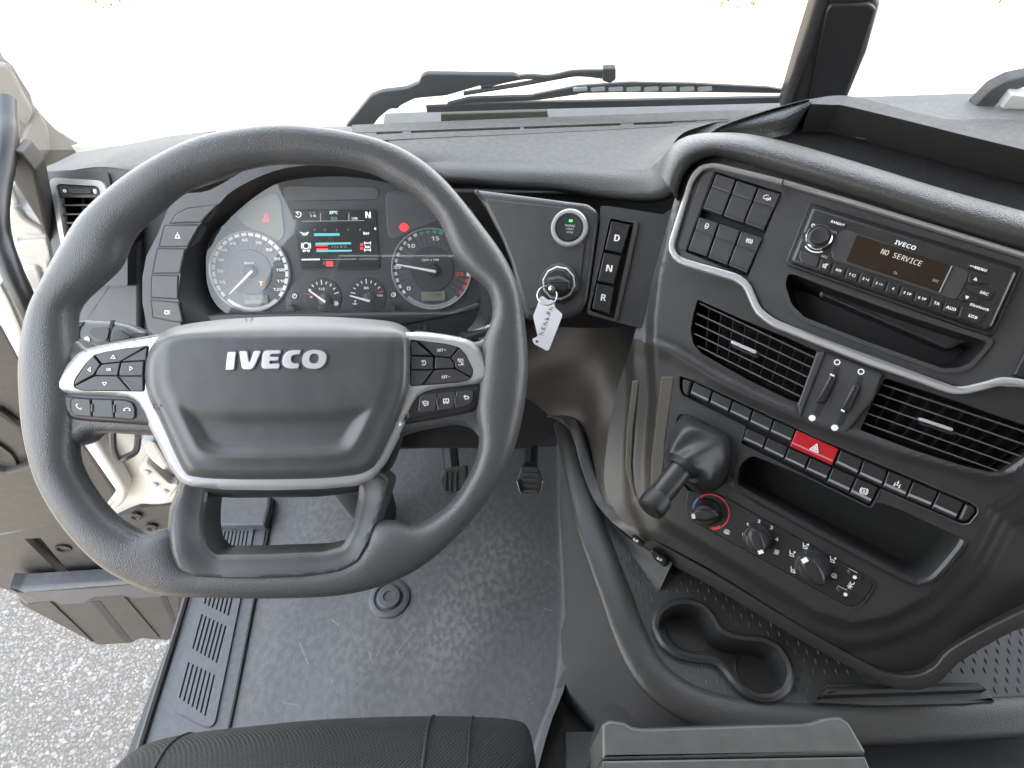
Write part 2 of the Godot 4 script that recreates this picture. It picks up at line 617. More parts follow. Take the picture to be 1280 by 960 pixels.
	M.lip = stuff(.034, .0332, .030, .38, "coarse", 14.0, .4)
	M.flank_lit = stuff(.080, .071, .056, .45, "fine", 14.0, .15)  # lighter tan that carries the door light on the console side
	M.pedal = stuff(.055, .054, .05, .6, "coarse", 30.0, .6)
	M.mat = stuff(.33, .331, .333, .62, "matgrain", 1.35, .10, "muddy")
	M.mat.uv1_triplanar = false
	M.mat.uv1_world_triplanar = false
	M.mat.uv1_scale = Vector3.ONE
	M.sill = stuff(.075, .077, .083, .5, "fine", 10.0, .2, "mottle")
	M.carpet = stuff(.021, .0215, .0225, .9, "coarse", 22.0, .9)
	M.tunnel = stuff(.036, .036, .035, .50, "fine", 10.0, .3)
	M.cloth = stuff(.036, .0355, .036, .85, "twill_bump", 62.0, 1.5, "twill")
	M.cloth.rim_enabled = true
	M.cloth.rim = .08
	M.asphalt = stuff(.175, .167, .155, .9, "coarse", 3.0, .5, "chips")
	M.asphalt.uv1_scale = Vector3.ONE * 2.2
	M.backwall = stuff(.10, .10, .10, .9, "fine", 10.0, .2)
	M.headliner = stuff(.34, .335, .32, .9, "fine", 10.0, .2)
	M.screen = stuff(.004, .004, .005, .25)
	M.lcd = stuff(.19, .20, .16, .3)
	M.dial = stuff(.035, .036, .040, .4)
	M.dialring = stuff(.070, .072, .080, .4)
	M.olive = stuff(.15, .145, .105, .45)
	M.clear = StandardMaterial3D.new()
	M.clear.transparency = BaseMaterial3D.TRANSPARENCY_ALPHA
	M.clear.albedo_color = Color(.9, .95, .95, .05)
	M.clear.roughness = .02
	M.lens = M.clear.duplicate()
	M.lens.albedo_color = Color(.9, .95, .95, .03)
	M.acrylic = stuff(.18, .18, .17, .12)
	M.red_light = glow(1, .03, .04, .16)
	M.amber_light = glow(1, .35, .03, .16)
	M.green_light = glow(.1, 1, .12, .16)
	M.cyan_light = glow(.10, .45, .50, .10)
	M.white_light = glow(.8, .8, .8, .13)
	M.dim_light = glow(.5, .5, .5, .05)
	M.radio_light = glow(.70, .66, .60, .065)
	M.grass = stuff(.10, .16, .035, .9)

# ---------- the planes that the things lie in ----------
var WH: Face
var CL: Face
var CA: Face
var IG: Face
var LV: Face
var DR: Face
var AP: Face
var WS: Face
var FL: Face
var TU: Face
const FLOOR := 0.0
const TUNNEL := 0.36
const ROAD := -1.25

func _ready() -> void:
	var cam := Camera3D.new()
	cam.name = "camera"
	add_child(cam)
	cam.position = EYE
	cam.rotation_degrees = Vector3(-PITCH, 0, 0)
	cam.fov = rad_to_deg(2 * atan(480.0 / FOCAL))
	cam.near = .02
	cam.far = 400
	var env := Environment.new()
	env.background_mode = Environment.BG_SKY
	var sky := Sky.new()
	var sm := ProceduralSkyMaterial.new()
	sm.sky_top_color = Color(.66, .69, .735)
	sm.sky_horizon_color = Color(.88, .88, .87)
	sm.ground_horizon_color = Color(.80, .80, .78)
	sm.ground_bottom_color = Color(.60, .59, .57)
	sm.sky_curve = .25
	sm.sun_angle_max = 0.0
	sky.sky_material = sm
	env.sky = sky
	env.background_energy_multiplier = 1.0
	env.tonemap_mode = Environment.TONE_MAPPER_LINEAR
	env.tonemap_exposure = 12.0
	env.sdfgi_enabled = true
	env.ssao_enabled = true
	env.ssil_enabled = true
	var we := WorldEnvironment.new()
	we.name = "world"
	we.environment = env
	add_child(we)
	var sun := DirectionalLight3D.new()
	sun.name = "sun"
	sun.light_energy = 1.5
	sun.light_color = Color(1, .96, .90)
	sun.light_angular_distance = .5
	sun.shadow_enabled = true
	add_child(sun)
	sun.look_at_from_position(Vector3.ZERO, -Vector3(.62, 1.35, .45), Vector3.UP)
	materials()
	WH = face(far(345, 470, .53), 0, 48)
	CL = face(far(430, 330, .79), 0, 38)
	CA = face(EYE + Vector3.RIGHT * .381 + UPV * .1175 + FWD * .585, 36.5, 42.4)
	IG = face(far(830, 320, .69), 17, 40)
	LV = face(far(110, 270, .80), 0, 38)
	DR = face(Vector3(-.72, 0, -.66), -8, 0)
	AP = face(far(50, 150, .95), -45, 8)
	WS = face(Vector3(0, .62, -.90), 0, -14)
	FL = level(FLOOR)
	TU = level(TUNNEL)
	outside()
	shell()
	floor_well()
	left_side()
	dash_top()
	cluster()
	ignition()
	console()
	console_keys()
	radio()
	vents()
	climate()
	edge_bits()
	tunnel()
	wheel()
	seat()

# ---------- outside and the shell of the cab ----------
func outside() -> void:
	var s := Shape.new()
	s.quad(Vector3(-150, ROAD, -150), Vector3(150, ROAD, -150), Vector3(150, ROAD, 150), Vector3(-150, ROAD, 150))
	var g := part("ground", s, M.asphalt, self)
	g.set_meta("kind", "structure"); g.set_meta("label", "pale gravelly asphalt of the yard below the open door")
	var rng := RandomNumberGenerator.new()
	rng.seed = 4
	# loose chips that show beside the step
	s = Shape.new()
	var oct := [Vector3(1, 0, 0), Vector3(.3, 0, .9), Vector3(-.8, 0, .6), Vector3(-.7, 0, -.6), Vector3(.4, 0, -.9)]
	for k in 5:
		s.tri(Vector3(.1, .22, 0), oct[(k + 1) % 5] * .9, oct[k] * .9)
	var mm := MultiMesh.new()
	mm.transform_format = MultiMesh.TRANSFORM_3D
	mm.use_colors = true
	mm.mesh = mesh_of(s, Vector3.ZERO, 10)
	var n := 26000
	mm.instance_count = n
	for k in n:
		var x := rng.randf_range(-2.6, -.55)
		var z := rng.randf_range(-1.1, .25)
		var b := Basis(Vector3.UP, rng.randf() * TAU).rotated(Vector3.RIGHT, rng.randf_range(-.35, .35)).scaled(Vector3.ONE * (rng.randf_range(.0030, .0065) if k % 12 else rng.randf_range(.008, .013)))
		mm.set_instance_transform(k, Transform3D(b, Vector3(x, ROAD + .0005, z)))
		var c := rng.randf_range(.10, .19)
		if rng.randf() < .12: c = rng.randf_range(.19, .25)
		mm.set_instance_color(k, Color(c, c * rng.randf_range(.92, .98), c * rng.randf_range(.83, .94)))
	var o := MultiMeshInstance3D.new()
	o.name = "gravel"
	o.multimesh = mm
	var m := stuff(1, 1, 1, .85)
	m.vertex_color_use_as_albedo = true
	o.material_override = m
	add_child(o)
	o.set_meta("kind", "stuff"); o.set_meta("label", "pale stone chips bedded in the asphalt below the open door"); o.set_meta("category", "gravel")
	# tufts of grass at the far edge of the yard and in its cracks
	s = Shape.new()
	for k in 5:
		var a := TAU * k / 5
		var d := Vector3(cos(a), 0, sin(a))
		s.tri(d.cross(Vector3.UP) * .12, -d.cross(Vector3.UP) * .12, d * .5 + Vector3.UP)
	mm = MultiMesh.new()
	mm.transform_format = MultiMesh.TRANSFORM_3D
	mm.mesh = mesh_of(s, Vector3.ZERO, 5)
	mm.instance_count = 4780
	for k in 4780:
		var p: Vector3
		if k < 4600:
			var x := rng.randf_range(-14, 14)
			p = Vector3(x, ROAD, -rng.randf_range(8.9 + .5 * sin(x * 1.7) + .3 * sin(x * 4.1), 16))
		else:
			var cx: float = [3.2, 4.3, 5.0, 2.3, -1.4, .2][k % 6]
			var cz: float = [-5.8, -6.2, -5.4, -6.6, -6.3, -5.9][k % 6]
			p = Vector3(cx + rng.randfn() * .5, ROAD, cz + rng.randfn() * .3)
		var sc := rng.randf_range(.04, .11) if k < 4600 else rng.randf_range(.01, .03)
		mm.set_instance_transform(k, Transform3D(Basis(Vector3.UP, rng.randf() * TAU).scaled(Vector3.ONE * sc), p))
	o = MultiMeshInstance3D.new()
	o.name = "grass"
	o.multimesh = mm
	o.material_override = M.grass
	add_child(o)
	o.set_meta("kind", "stuff"); o.set_meta("label", "green grass at the far edge of the sunlit yard"); o.set_meta("category", "grass")

func shell() -> void:
	# roof, rear wall and passenger side that shade the cab: light comes in through the windscreen, the open door and the passenger window
	var t := thing("cab_shell", "white painted lorry cab body with pale headliner around the windscreen", "cab", Vector3(0, FLOOR - .3, 0))
	var s := Shape.new()
	box3(s, Vector3(.5, 1.72, -.05), Vector3(1.25, 0, 0), Vector3(0, .02, 0), Vector3(0, 0, .72))
	part("headliner", s, M.headliner, t)
	s = Shape.new()
	box3(s, Vector3(.5, .66, .70), Vector3(1.25, 0, 0), Vector3(0, 1.04, 0), Vector3(0, 0, .02))
	part("rear_wall", s, M.backwall, t)
	s = Shape.new()
	box3(s, Vector3(1.73, .16, -.15), Vector3(.02, 0, 0), Vector3(0, .54, 0), Vector3(0, 0, .83))
	box3(s, Vector3(1.73, 1.61, -.15), Vector3(.02, 0, 0), Vector3(0, .09, 0), Vector3(0, 0, .83))
	part("passenger_side", s, M.taupe, t)
	s = Shape.new()
	box3(s, Vector3(.5, 1.62, -.72), Vector3(1.25, 0, 0), Vector3(0, .10, 0), Vector3(0, 0, .03))
	part("header", s, M.headliner, t)
	s = Shape.new()
	box3(s, Vector3(-.73, .9, .50), Vector3(.02, 0, 0), Vector3(0, .80, 0), Vector3(0, 0, .18))
	box3(s, Vector3(-.73, 1.62, -.2), Vector3(.02, 0, 0), Vector3(0, .08, 0), Vector3(0, 0, .5))
	part("door_post", s, M.white, t)
	# front of the cab below the windscreen
	s = Shape.new()
	box3(s, Vector3(.5, .12, -.98), Vector3(1.25, 0, 0), Vector3(0, .46, 0), Vector3(0, 0, .02))
	part("front_panel", s, M.white, t)
	s = Shape.new()
	box3(s, Vector3(1.13, .47, -.71), Vector3(.57, 0, 0), Vector3(0, .17, 0), Vector3(0, 0, .19), .03)
	part("passenger_dash", s, M.grey, t)
	# windscreen with its dotted border
	var ws := thing("windscreen", "large clear windscreen above the dashboard", "windscreen", Vector3(0, .60, -.90))
	s = Shape.new()
	for q in [[-.80, -.02], [1.7, -.02], [1.7, 1.02], [-.80, 1.02]]: s.p.append(WS.o + WS.u * q[0] + WS.v * q[1])
	for k in [0, 1, 2, 0, 2, 3]: s.i.append(k)
	part("pane", s, M.clear, ws)
	s = Shape.new()
	var dot := func(q: Vector2, r: float):
		var c := on(WS, q, .0008)
		for k in 5:
			s.tri(c, c + (WS.u * cos(TAU * (k + 1) / 5) + WS.v * sin(TAU * (k + 1) / 5)) * r, c + (WS.u * cos(TAU * k / 5) + WS.v * sin(TAU * k / 5)) * r)
	var edge := smooth(w("D8", [-30, 150, 20, 310, 90, 400, 165, 520, 215, 610, 270, 660, 350, 735]), 6, false)
	edge = even(edge, 60)
	for k in edge.size() - 1:
		var nrm := (edge[k + 1] - edge[k]).normalized()
		nrm = Vector2(nrm.y, -nrm.x)
		for j in 5: dot.call(edge[k] + nrm * (j * 2.6 - 1.0) + (edge[k + 1] - edge[k]) * (.5 if j % 2 else 0.0), .0010 * (1.0 - j * .15))
	edge = even(w("D5", [440, 345, 575, 0]), 48)
	for k in edge.size() - 1:
		for j in 4: dot.call(edge[k] + Vector2(-2.4 * j + .5, 0) + (edge[k + 1] - edge[k]) * (.5 if j % 2 else 0.0), .0011 * (1.0 - j * .18))
	for k in 60:
		for j in 2: dot.call(Vector2(172 + k * 1.6, 188 - k * .36 - j * 2.4), .0008)
	part("dotted_border", s, M.ink, ws)
	# sensor cover on the glass
	var h := thing("sensor_cover", "tall black plastic sensor cover fixed to the windscreen behind the storage tray", "cover", on(WS, Vector2(1020, 135), 0))
	s = Shape.new()
	slab(s, WS, soft(w("D5", [440, 400, 500, 200, 575, -30, 640, -60, 770, -50, 790, 15, 740, 190, 650, 400]), 3), .03, .03, .012, 3)
	part("shell", s, M.dark, h)
	s = Shape.new()
	slab(s, WS, soft(w("D5", [522, 400, 540, 330, 595, 40, 612, 18, 745, 14, 768, 30, 715, 190, 655, 350, 645, 400]), 4), .036, .006, .003, 2)
	part("front_face", s, M.black, h)
	wipers()

func wipers() -> void:
	var t := thing("windscreen_wiper", "black windscreen wiper with long arm and ribbed blade parked across the glass", "wiper", on(WS, Vector2(455, 155), -.05))
	var s := Shape.new()
	# arm
	slab(s, WS, soft(w("D4", [85, 445, 175, 335, 215, 320, 300, 310, 345, 290, 350, 268, 370, 258, 680, 262, 700, 275, 560, 300, 440, 335, 330, 345, 280, 370, 270, 382, 245, 380, 205, 412, 180, 445]), 4), -.045, .008, .003)
	part("arm", s, M.black, t)
	s = Shape.new()
	var rod := []
	for q in [[560, 300, -.052], [700, 268, -.052], [800, 268, -.05], [880, 252, -.05], [985, 250, -.05]]: rod.append(on(WS, w1("D4", q[0], q[1]), q[2]))
	tube(s, curve3(rod), .004, 8)
	rod = []
	for q in [[500, 325, -.05], [700, 292, -.05], [820, 270, -.05], [900, 258, -.05], [1000, 268, -.05]]: rod.append(on(WS, w1("D4", q[0], q[1]), q[2]))
	tube(s, curve3(rod), .0035, 8)
	part("rod", s, M.black, t)
	s = Shape.new()
	slab(s, WS, soft(w("D4", [985, 240, 1030, 240, 1030, 280, 1010, 292, 982, 285]), 2), -.04, .01, .003)
	part("joint", s, M.black, t)
	s = Shape.new()
	slab(s, WS, w("D4", [368, 372, 700, 358, 1280, 345, 1650, 338, 1650, 358, 1280, 368, 700, 382, 372, 392]), -.03, .005, .001)
	part("blade", s, M.black, t)
	s = Shape.new()
	slab(s, WS, soft(w("D4", [440, 362, 520, 342, 740, 335, 880, 322, 900, 330, 760, 350, 520, 360, 450, 370]), 2), -.028, .005, .0015)
	slab(s, WS, soft(w("D4", [738, 332, 900, 300, 1080, 288, 1300, 292, 1560, 305, 1640, 318, 1640, 326, 1300, 322, 1080, 322, 920, 325, 770, 345]), 2), -.02, .004, .001)
	part("bracket", s, M.black, t)
	s = Shape.new()
	for k in 8:
		slab(s, WS, soft(w("D4", [880 + k * 62, 307 - .3 * k, 930 + k * 62, 303 - .2 * k, 930 + k * 62, 316, 880 + k * 62, 319]), 2), -.0185, .002)
	part("rib", s, M.satin, t)
	# second wiper at the right edge
	t = thing("windscreen_wiper", "bent black wiper arm rising beside the right rim of the storage tray", "wiper", on(WS, Vector2(1225, 135), -.05))
	s = Shape.new()
	slab(s, WS, soft(w("D5", [1100, 380, 1170, 310, 1230, 280, 1420, 240, 1420, 280, 1300, 300, 1240, 320, 1170, 380]), 4), -.045, .02, .004)
	part("arm", s, M.black, t)
	s = Shape.new()
	slab(s, WS, soft(w("D5", [1240, 330, 1420, 350, 1420, 392, 1200, 380]), 3), -.03, .02, .003)
	part("joint_cover", s, M.white, t)
	# scuttle below the glass
	t = thing("scuttle_grille", "dark scuttle grille running outside below the windscreen", "grille", on(WS, Vector2(700, 160), -.06))
	s = Shape.new()
	slab(s, WS, w("P", [478, 162, 560, 159, 800, 151, 1320, 134, 1320, 148, 800, 164, 478, 176]), -.055, .04, .004)
	part("panel", s, M.lid, t)
	for k in 40:
		var x := 470.0 + k * 13.4
		s = Shape.new()
		slab(s, WS, w("P", [x, 160 - k * .4, x + 9.5, 159.7 - k * .4, x + 9.5, 156.5 - k * .4, x, 156.8 - k * .4]), -.0535, .003)
		part("slot", s, M.deep, t)
	s = Shape.new()
	slab(s, WS, w("D4", [420, 398, 790, 388, 795, 412, 420, 428]), -.04, .012, .002)
	part("washer_strip", s, stuff(.05, .055, .03, .6, "coarse", 20.0, .5), t)

# ---------- floor, sill, pedals ----------
func mat_uv(p: Vector3) -> Vector2:
	return Vector2((p.x + .6) / .8, (p.z + 1.05) / 1.05)
func crease_x(z: float) -> float:   # where the mat turns up against the engine tunnel
	var best := 1e9
	var x := 0.0
	for q in w("P", [693, 520, 694, 560, 696, 640, 699, 700, 701, 750, 697, 820, 690, 870, 672, 915, 655, 975]):
		var a := on(FL, q, .006)
		if absf(a.z - z) < best:
			best = absf(a.z - z)
			x = a.x
	return x
func floor_well() -> void:
	var s := Shape.new()
	box3(s, Vector3(.56, FLOOR - .03, -.13), Vector3(1.15, 0, 0), Vector3(0, .026, 0), Vector3(0, 0, .84))
	var o := part("cab_floor", s, M.dark, self)
	o.set_meta("kind", "structure"); o.set_meta("label", "dark steel floor of the cab under the mat")
	var t := thing("floor_mat", "dusty grey moulded rubber mat in the driver's footwell", "mat", on(FL, Vector2(500, 780)))
	s = Shape.new()
	var crease := smooth(w("P", [693, 520, 694, 560, 696, 640, 699, 700, 701, 750, 697, 820, 690, 870, 672, 915, 655, 975]), 5, false)
	var outl := w("P", [262, 975, 290, 905, 320, 748, 339, 626, 352, 540, 366, 470, 680, 470])
	outl.append_array(crease)
	skin(s, FL, outl, [], func(q): return .006 + .0012 * sin(q.x * .05 + q.y * .02), 16, .006, 0)
	for p in s.p: s.uv.append(mat_uv(p))
	part("sheet", s, M.mat, t)
	s = Shape.new()
	var c := on(FL, Vector2(487, 748), .006)
	lathe(s, c, Vector3.UP, [[.037, 0], [.036, .004], [.032, .006], [.027, .006], [.025, .003], [.022, .003], [.021, .008], [.019, .010], [.010, .0105], [.009, .008], [.0001, .008]], 36)
	part("plug", s, M.sill, t, 30)
	# mat edge that climbs the side of the engine tunnel, and toe board
	s = Shape.new()
	var rows := [[], [], [], []]
	for q in even(crease, 14):
		var a := on(FL, q, .006)
		rows[0].append(a + Vector3(-.006, 0, 0))
		rows[1].append(a + Vector3(.006, .005, 0))
		rows[2].append(a + Vector3(.013, .026, 0))
		rows[3].append(a + Vector3(.017, .05, 0))
	patch(s, rows, 4, 2)
	part("upturned_edge", s, M.sill, t, 60)
	s = Shape.new()
	patch(s, [[Vector3(-.55, .0, -.74), Vector3(-.2, .0, -.74), Vector3(.16, .0, -.74)], [Vector3(-.55, .05, -.80), Vector3(-.2, .05, -.80), Vector3(.16, .05, -.80)], [Vector3(-.55, .3, -.93), Vector3(-.2, .3, -.93), Vector3(.16, .3, -.93)], [Vector3(-.55, .5, -.95), Vector3(-.2, .5, -.95), Vector3(.16, .5, -.95)]])
	part("toe_board", s, M.carpet, t, 60)

	t = thing("door_sill", "dark grey plastic door sill with slotted drain plate beside the mat", "sill", on(FL, Vector2(240, 830)))
	s = Shape.new()
	slab(s, FL, w("P", [166, 975, 185, 912, 212, 828, 240, 742, 268, 640, 288, 560, 351, 540, 338, 626, 319, 748, 289, 905, 262, 975]), .010, .03, .003)
	part("tread", s, M.sill, t)
	s = Shape.new()
	var holes := []
	for k in 7:
		holes.append(w("D6", [136 + k * 13, 560 + k * 6.3, 141 + k * 13, 562 + k * 6.3, 112 + k * 13, 672 + k * 9, 107 + k * 13, 670 + k * 9]))
		holes.append(w("D6", [177 + k * 12, 412 + k * 6, 182 + k * 12, 414 + k * 6, 153 + k * 12, 520 + k * 7.2, 148 + k * 12, 518 + k * 7.2]))
		holes.append(w("D6", [205 + k * 12, 300 + k * 4, 210 + k * 12, 301 + k * 4, 189 + k * 12, 382 + k * 6, 184 + k * 12, 380 + k * 6]))
	for k in 8:
		holes.append(w("D2", [286 + k * 11.6, 698, 290 + k * 11.6, 698, 276 + k * 11.8, 772, 272 + k * 11.8, 772]))
	plate(s, FL, soft(w("D6", [85, 665, 100, 610, 222, 145, 235, 138, 338, 142, 322, 240, 218, 745, 205, 760, 185, 757, 95, 712]), 4), holes, .014, .005, .006, 4)
	part("slotted_plate", s, M.sill, t)
	s = Shape.new()
	slab(s, FL, w("D6", [100, 670, 220, 160, 330, 160, 205, 740]), .0105, .002)
	part("slot_bed", s, M.deep, t)
	s = Shape.new()
	var path := []
	for q in w("P", [160, 985, 180, 918, 207, 832, 233, 748, 262, 640, 285, 552]): path.append(on(FL, q, .012))
	tube(s, curve3(path), .006, 8)
	part("rubber_seal", s, M.rubber, t)
	s = Shape.new()
	path = []
	for q in w("D6", [262, 762, 285, 650, 318, 480, 340, 365, 372, 210, 400, 60]): path.append(on(FL, q, .009))
	tube(s, curve3(path), .0028, 6)
	part("edge_joint", s, M.deep, t)
	# lighter foot plate seen through the lower spoke
	s = Shape.new()
	slab(s, FL, soft(w("D2", [268, 585, 440, 585, 436, 625, 420, 680, 270, 682]), 3), .03, .028, .006)
	part("heel_plate", s, M.sill, t)

	var f := face(far(662, 600, 1.12), 0, 52)
	t = thing("accelerator_pedal", "worn rubber accelerator pedal hanging above the mat beside the tunnel", "pedal", on(f, Vector2(662, 615)))
	s = Shape.new()
	slab(s, f, soft(w("D7", [577, 348, 648, 350, 668, 402, 654, 464, 580, 466, 560, 402]), 2), .012, .014, .003)
	part("pad", s, M.pedal, t)
	for k in 4:
		s = Shape.new()
		slab(s, f, w("D7", [585 - k, 372 + k * 24, 645 + k * .5, 373 + k * 24, 645 + k * .5, 383 + k * 24, 585 - k, 382 + k * 24]), .015, .003, .001)
		part("tread_bar", s, M.pedal, t)
	s = Shape.new()
	slab(s, f, soft(w("D7", [565, 405, 578, 462, 570, 455, 556, 408]), 1), .02, .02, .002)
	part("edge_clip", s, M.acrylic, t)
	s = Shape.new()
	slab(s, f, soft(w("D7", [655, 462, 668, 405, 674, 408, 662, 456]), 1), .02, .02, .002)
	part("edge_clip", s, M.acrylic, t)
	s = Shape.new()
	tube(s, [on(f, w1("D7", 615, 350), .0), far(665, 540, 1.22), far(660, 500, 1.28)], .014, 8)
	part("arm", s, M.dark, t)
	f = face(far(562, 600, 1.15), 0, 55)
	t = thing("brake_pedal", "dark brake pedal half hidden behind the steering wheel rim", "pedal", on(f, Vector2(565, 615)))
	s = Shape.new()
	slab(s, f, soft(w("D7", [232, 405, 252, 355, 350, 340, 350, 430, 275, 468, 244, 462]), 3), .02, .02, .004)
	part("pad", s, M.pedal, t)
	for k in 3:
		s = Shape.new()
		slab(s, f, w("D7", [256 + k * 22, 372, 264 + k * 22, 371, 262 + k * 22, 452, 252 + k * 22, 452]), .023, .004, .001)
		part("tread_bar", s, M.pedal, t)
	s = Shape.new()
	tube(s, [far(565, 590, 1.16), far(560, 540, 1.22), far(556, 480, 1.3)], .016, 8)
	part("arm", s, M.dark, t)

# ---------- driver's door and the left edge of the cab ----------
func left_side() -> void:
	var t := thing("driver_door", "open driver's door with taupe lower panels, speaker grille and ribbed step cover", "door", on(DR, Vector2(60, 800)))
	var s := Shape.new()
	skin(s, DR, w("D3", [-60, 262, 0, 262, 120, 236, 205, 232, 330, 222, 420, 180, 520, 170, 545, 420, 50, 432, -60, 405]), [w("D3", [72, 272, 122, 270, 222, 392, 205, 402])], func(q): return .006 * smoothstep(640, 720, q.y), 12, .02, .02)
	part("lower_panel", s, M.door, t)
	s = Shape.new()
	slab(s, DR, w("D3", [60, 262, 130, 262, 235, 400, 195, 412]), -.018, .004)
	part("slot_back", s, M.dark, t)
	s = Shape.new()
	var c := on(DR, w1("D3", 190, 302), .006)
	lathe(s, c, DR.n, [[.016, 0], [.016, .002], [.012, .002], [.010, -.004], [.0001, -.004]], 20)
	part("grommet", s, M.black, t)
	for q in [[408, 203], [455, 236], [480, 262]]:
		s = Shape.new()
		lathe(s, on(DR, w1("D3", q[0], q[1]), .004), DR.n, [[.013, 0], [.013, .004], [.008, .005], [.006, .002], [.0001, .002]], 18)
		part("screw", s, M.dark, t)
	s = Shape.new()
	slab(s, DR, soft(w("D3", [-60, 60, 20, 75, 92, 55, 150, 120, 215, 232, 100, 245, -60, 268]), 4), .03, .035, .006)
	part("kick_panel", s, M.door, t)
	s = Shape.new()
	slab(s, DR, soft(w("D3", [48, 440, 300, 425, 540, 408, 540, 470, 535, 560, 505, 578, 422, 572, 392, 586, 292, 592, 60, 470]), 3), .045, .06, .004)
	part("step_cover", s, M.door, t)
	for q in [[272, 462, 300, 460, 398, 582, 375, 586], [150, 466, 156, 466, 278, 582, 270, 580], [372, 452, 378, 452, 478, 570, 472, 570], [480, 448, 500, 446, 530, 520, 520, 530]]:
		s = Shape.new()
		slab(s, DR, w("D3", q), .049 if q[2] - q[0] < 10 else .046, .004, .001)
		part("rib", s, M.door if q[2] - q[0] < 10 else M.dark, t)
	s = Shape.new()
	slab(s, DR, soft(w("D3", [18, 424, 60, 428, 300, 412, 540, 392, 545, 440, 500, 446, 470, 452, 395, 456, 370, 446, 290, 452, 265, 470, 180, 475, 155, 462, 75, 476]), 3), .06, .04, .012, 3)
	part("ledge", s, M.sill, t)
	# upper part of the door, seen past the rim
	s = Shape.new()
	slab(s, DR, w("D1", [-200, 60, 0, 100, 108, 292, 128, 620, -20, 520, -200, 480]), .0, .03, .004)
	part("trim_panel", s, M.door, t)
	s = Shape.new()
	slab(s, DR, soft(w("D1", [-200, 470, 0, 505, 122, 600, 160, 780, 80, 800, -200, 830]), 4), .012, .03, .008)
	part("door_pocket", s, M.dark, t)
	s = Shape.new()
	slab(s, DR, soft(w("D1", [-120, 640, -10, 660, 62, 715, 88, 775, 72, 795, -120, 815]), 6), .018, .008, .002)
	var grille := part("speaker_grille", s, M.door, t)
	s = Shape.new()
	for a in 12:
		for b in 9:
			var q := w1("D1", 70 - a * 10 - b * 3, 782 - b * 12 + a * 1.5)
			if edge_gap(q, w("D1", [-120, 650, -10, 672, 55, 722, 78, 772, 66, 785, -120, 803])) > .5:
				lathe(s, on(DR, q, .0182), DR.n, [[.0013, .0002], [.0001, .0002]], 6)
	part("perforation", s, M.deep, grille).set_meta("kind", "stuff")
	s = Shape.new()
	slab(s, DR, w("D1", [-200, -110, 0, -90, 40, -20, 100, 120, 112, 230, 106, 296, 0, 105, -200, 20]), .005, .02, .004)
	part("shell_edge", s, M.white, t)

	# white painted hinge post between dashboard and door
	t = thing("hinge_post", "white painted door post with hinge and wiring behind the steering wheel", "door post", on(DR, Vector2(150, 640)))
	s = Shape.new()
	skin(s, DR, w("D1", [340, 600, 420, 560, 720, 560, 900, 860, 820, 990, 470, 1000, 548, 895, 380, 650]), [], func(q): return .005 * sin((q.x - 90) * .07) * smoothstep(540, 600, q.y) - .01, 6, .04, 0)
	part("post", s, M.white, t, 60)
	s = Shape.new()
	slab(s, DR, soft(w("D1", [352, 700, 378, 640, 420, 690, 545, 888, 530, 930, 490, 965, 400, 840]), 6), .012, .03, .006)
	part("trim_cap", s, M.door, t)
	s = Shape.new()
	slab(s, DR, soft(w("D1", [372, 642, 405, 612, 450, 625, 600, 880, 590, 930, 560, 962, 480, 975, 545, 890]), 4), .02, .03, .008, 3)
	part("flange", s, M.white, t)
	s = Shape.new()
	slab(s, DR, soft(w("D1", [648, 780, 690, 742, 800, 850, 842, 850, 800, 915, 770, 920]), 4), .014, .02, .004)
	slab(s, DR, soft(w("D1", [655, 640, 730, 650, 800, 770, 770, 790, 700, 730]), 6), .018, .02, .006)
	part("hinge", s, M.white, t)
	for q in [[690, 788], [728, 846], [775, 878]]:
		s = Shape.new()
		lathe(s, on(DR, w1("D1", q[0], q[1]), .014), DR.n, [[.007, 0], [.007, .004], [.004, .006], [.0001, .006]], 10)
		part("bolt", s, M.white, t)
	s = Shape.new()
	var path := []
	for q in [[530, 600, .02], [535, 680, .03], [560, 730, .03], [595, 720, .03], [640, 690, .02], [650, 620, .01]]: path.append(on(DR, w1("D1", q[0], q[1]), q[2]))
	tube(s, curve3(path), .006, 8)
	part("wiring_loop", s, M.grey, t)
	# post higher up, between the dash end and the grab handle
	s = Shape.new()
	slab(s, DR, soft(w("C1", [0, 300, 55, 310, 95, 420, 150, 430, 225, 470, 250, 580, 270, 680, 215, 880, 60, 680, 20, 520]), 6), -.03, .02, .004)
	part("upper_post", s, M.white, t)
	for q in [[60, 560, 100, 575, 225, 560, 250, 640, 215, 740, 195, 660, 110, 650, 70, 620], [40, 400, 80, 410, 120, 470, 205, 520, 215, 548, 90, 545, 45, 480], [95, 690, 180, 690, 200, 760, 185, 830, 130, 760]]:
		s = Shape.new()
		slab(s, DR, soft(w("C1", q), 8, 6), -.024, .010, .005, 4)
		part("pressing", s, M.white, t)

	t = thing("pillar_trim", "pale grey trim of the left windscreen pillar", "trim", on(AP, Vector2(50, 205)))
	s = Shape.new()
	slab(s, AP, w("D8", [-120, 40, 20, 308, 70, 350, 112, 420, 165, 505, 182, 560, 250, 640, 300, 690, 400, 752, 500, 797, 490, 830, 390, 860, 290, 905, 178, 945, 75, 830, -120, 620]), 0, .04, .004)
	part("cover", s, M.pillar, t)
	s = Shape.new()
	slab(s, AP, soft(w("D8", [-60, 330, 50, 340, 75, 380, 120, 480, 182, 590, 150, 672, 85, 620, 40, 565, -60, 560]), 6), .022, .03, .006, 3)
	part("handle_mount", s, M.pillar, t)
	s = Shape.new()
	slab(s, AP, soft(w("D8", [148, 672, 205, 590, 240, 640, 264, 700, 270, 815, 178, 908, 95, 790]), 6), .012, .02, .005, 3)
	part("cap", s, M.pillar, t)
	t = thing("grab_handle", "black rubber covered grab handle on the left pillar", "handle", far(5, 380, .70))
	s = Shape.new()
	path = []
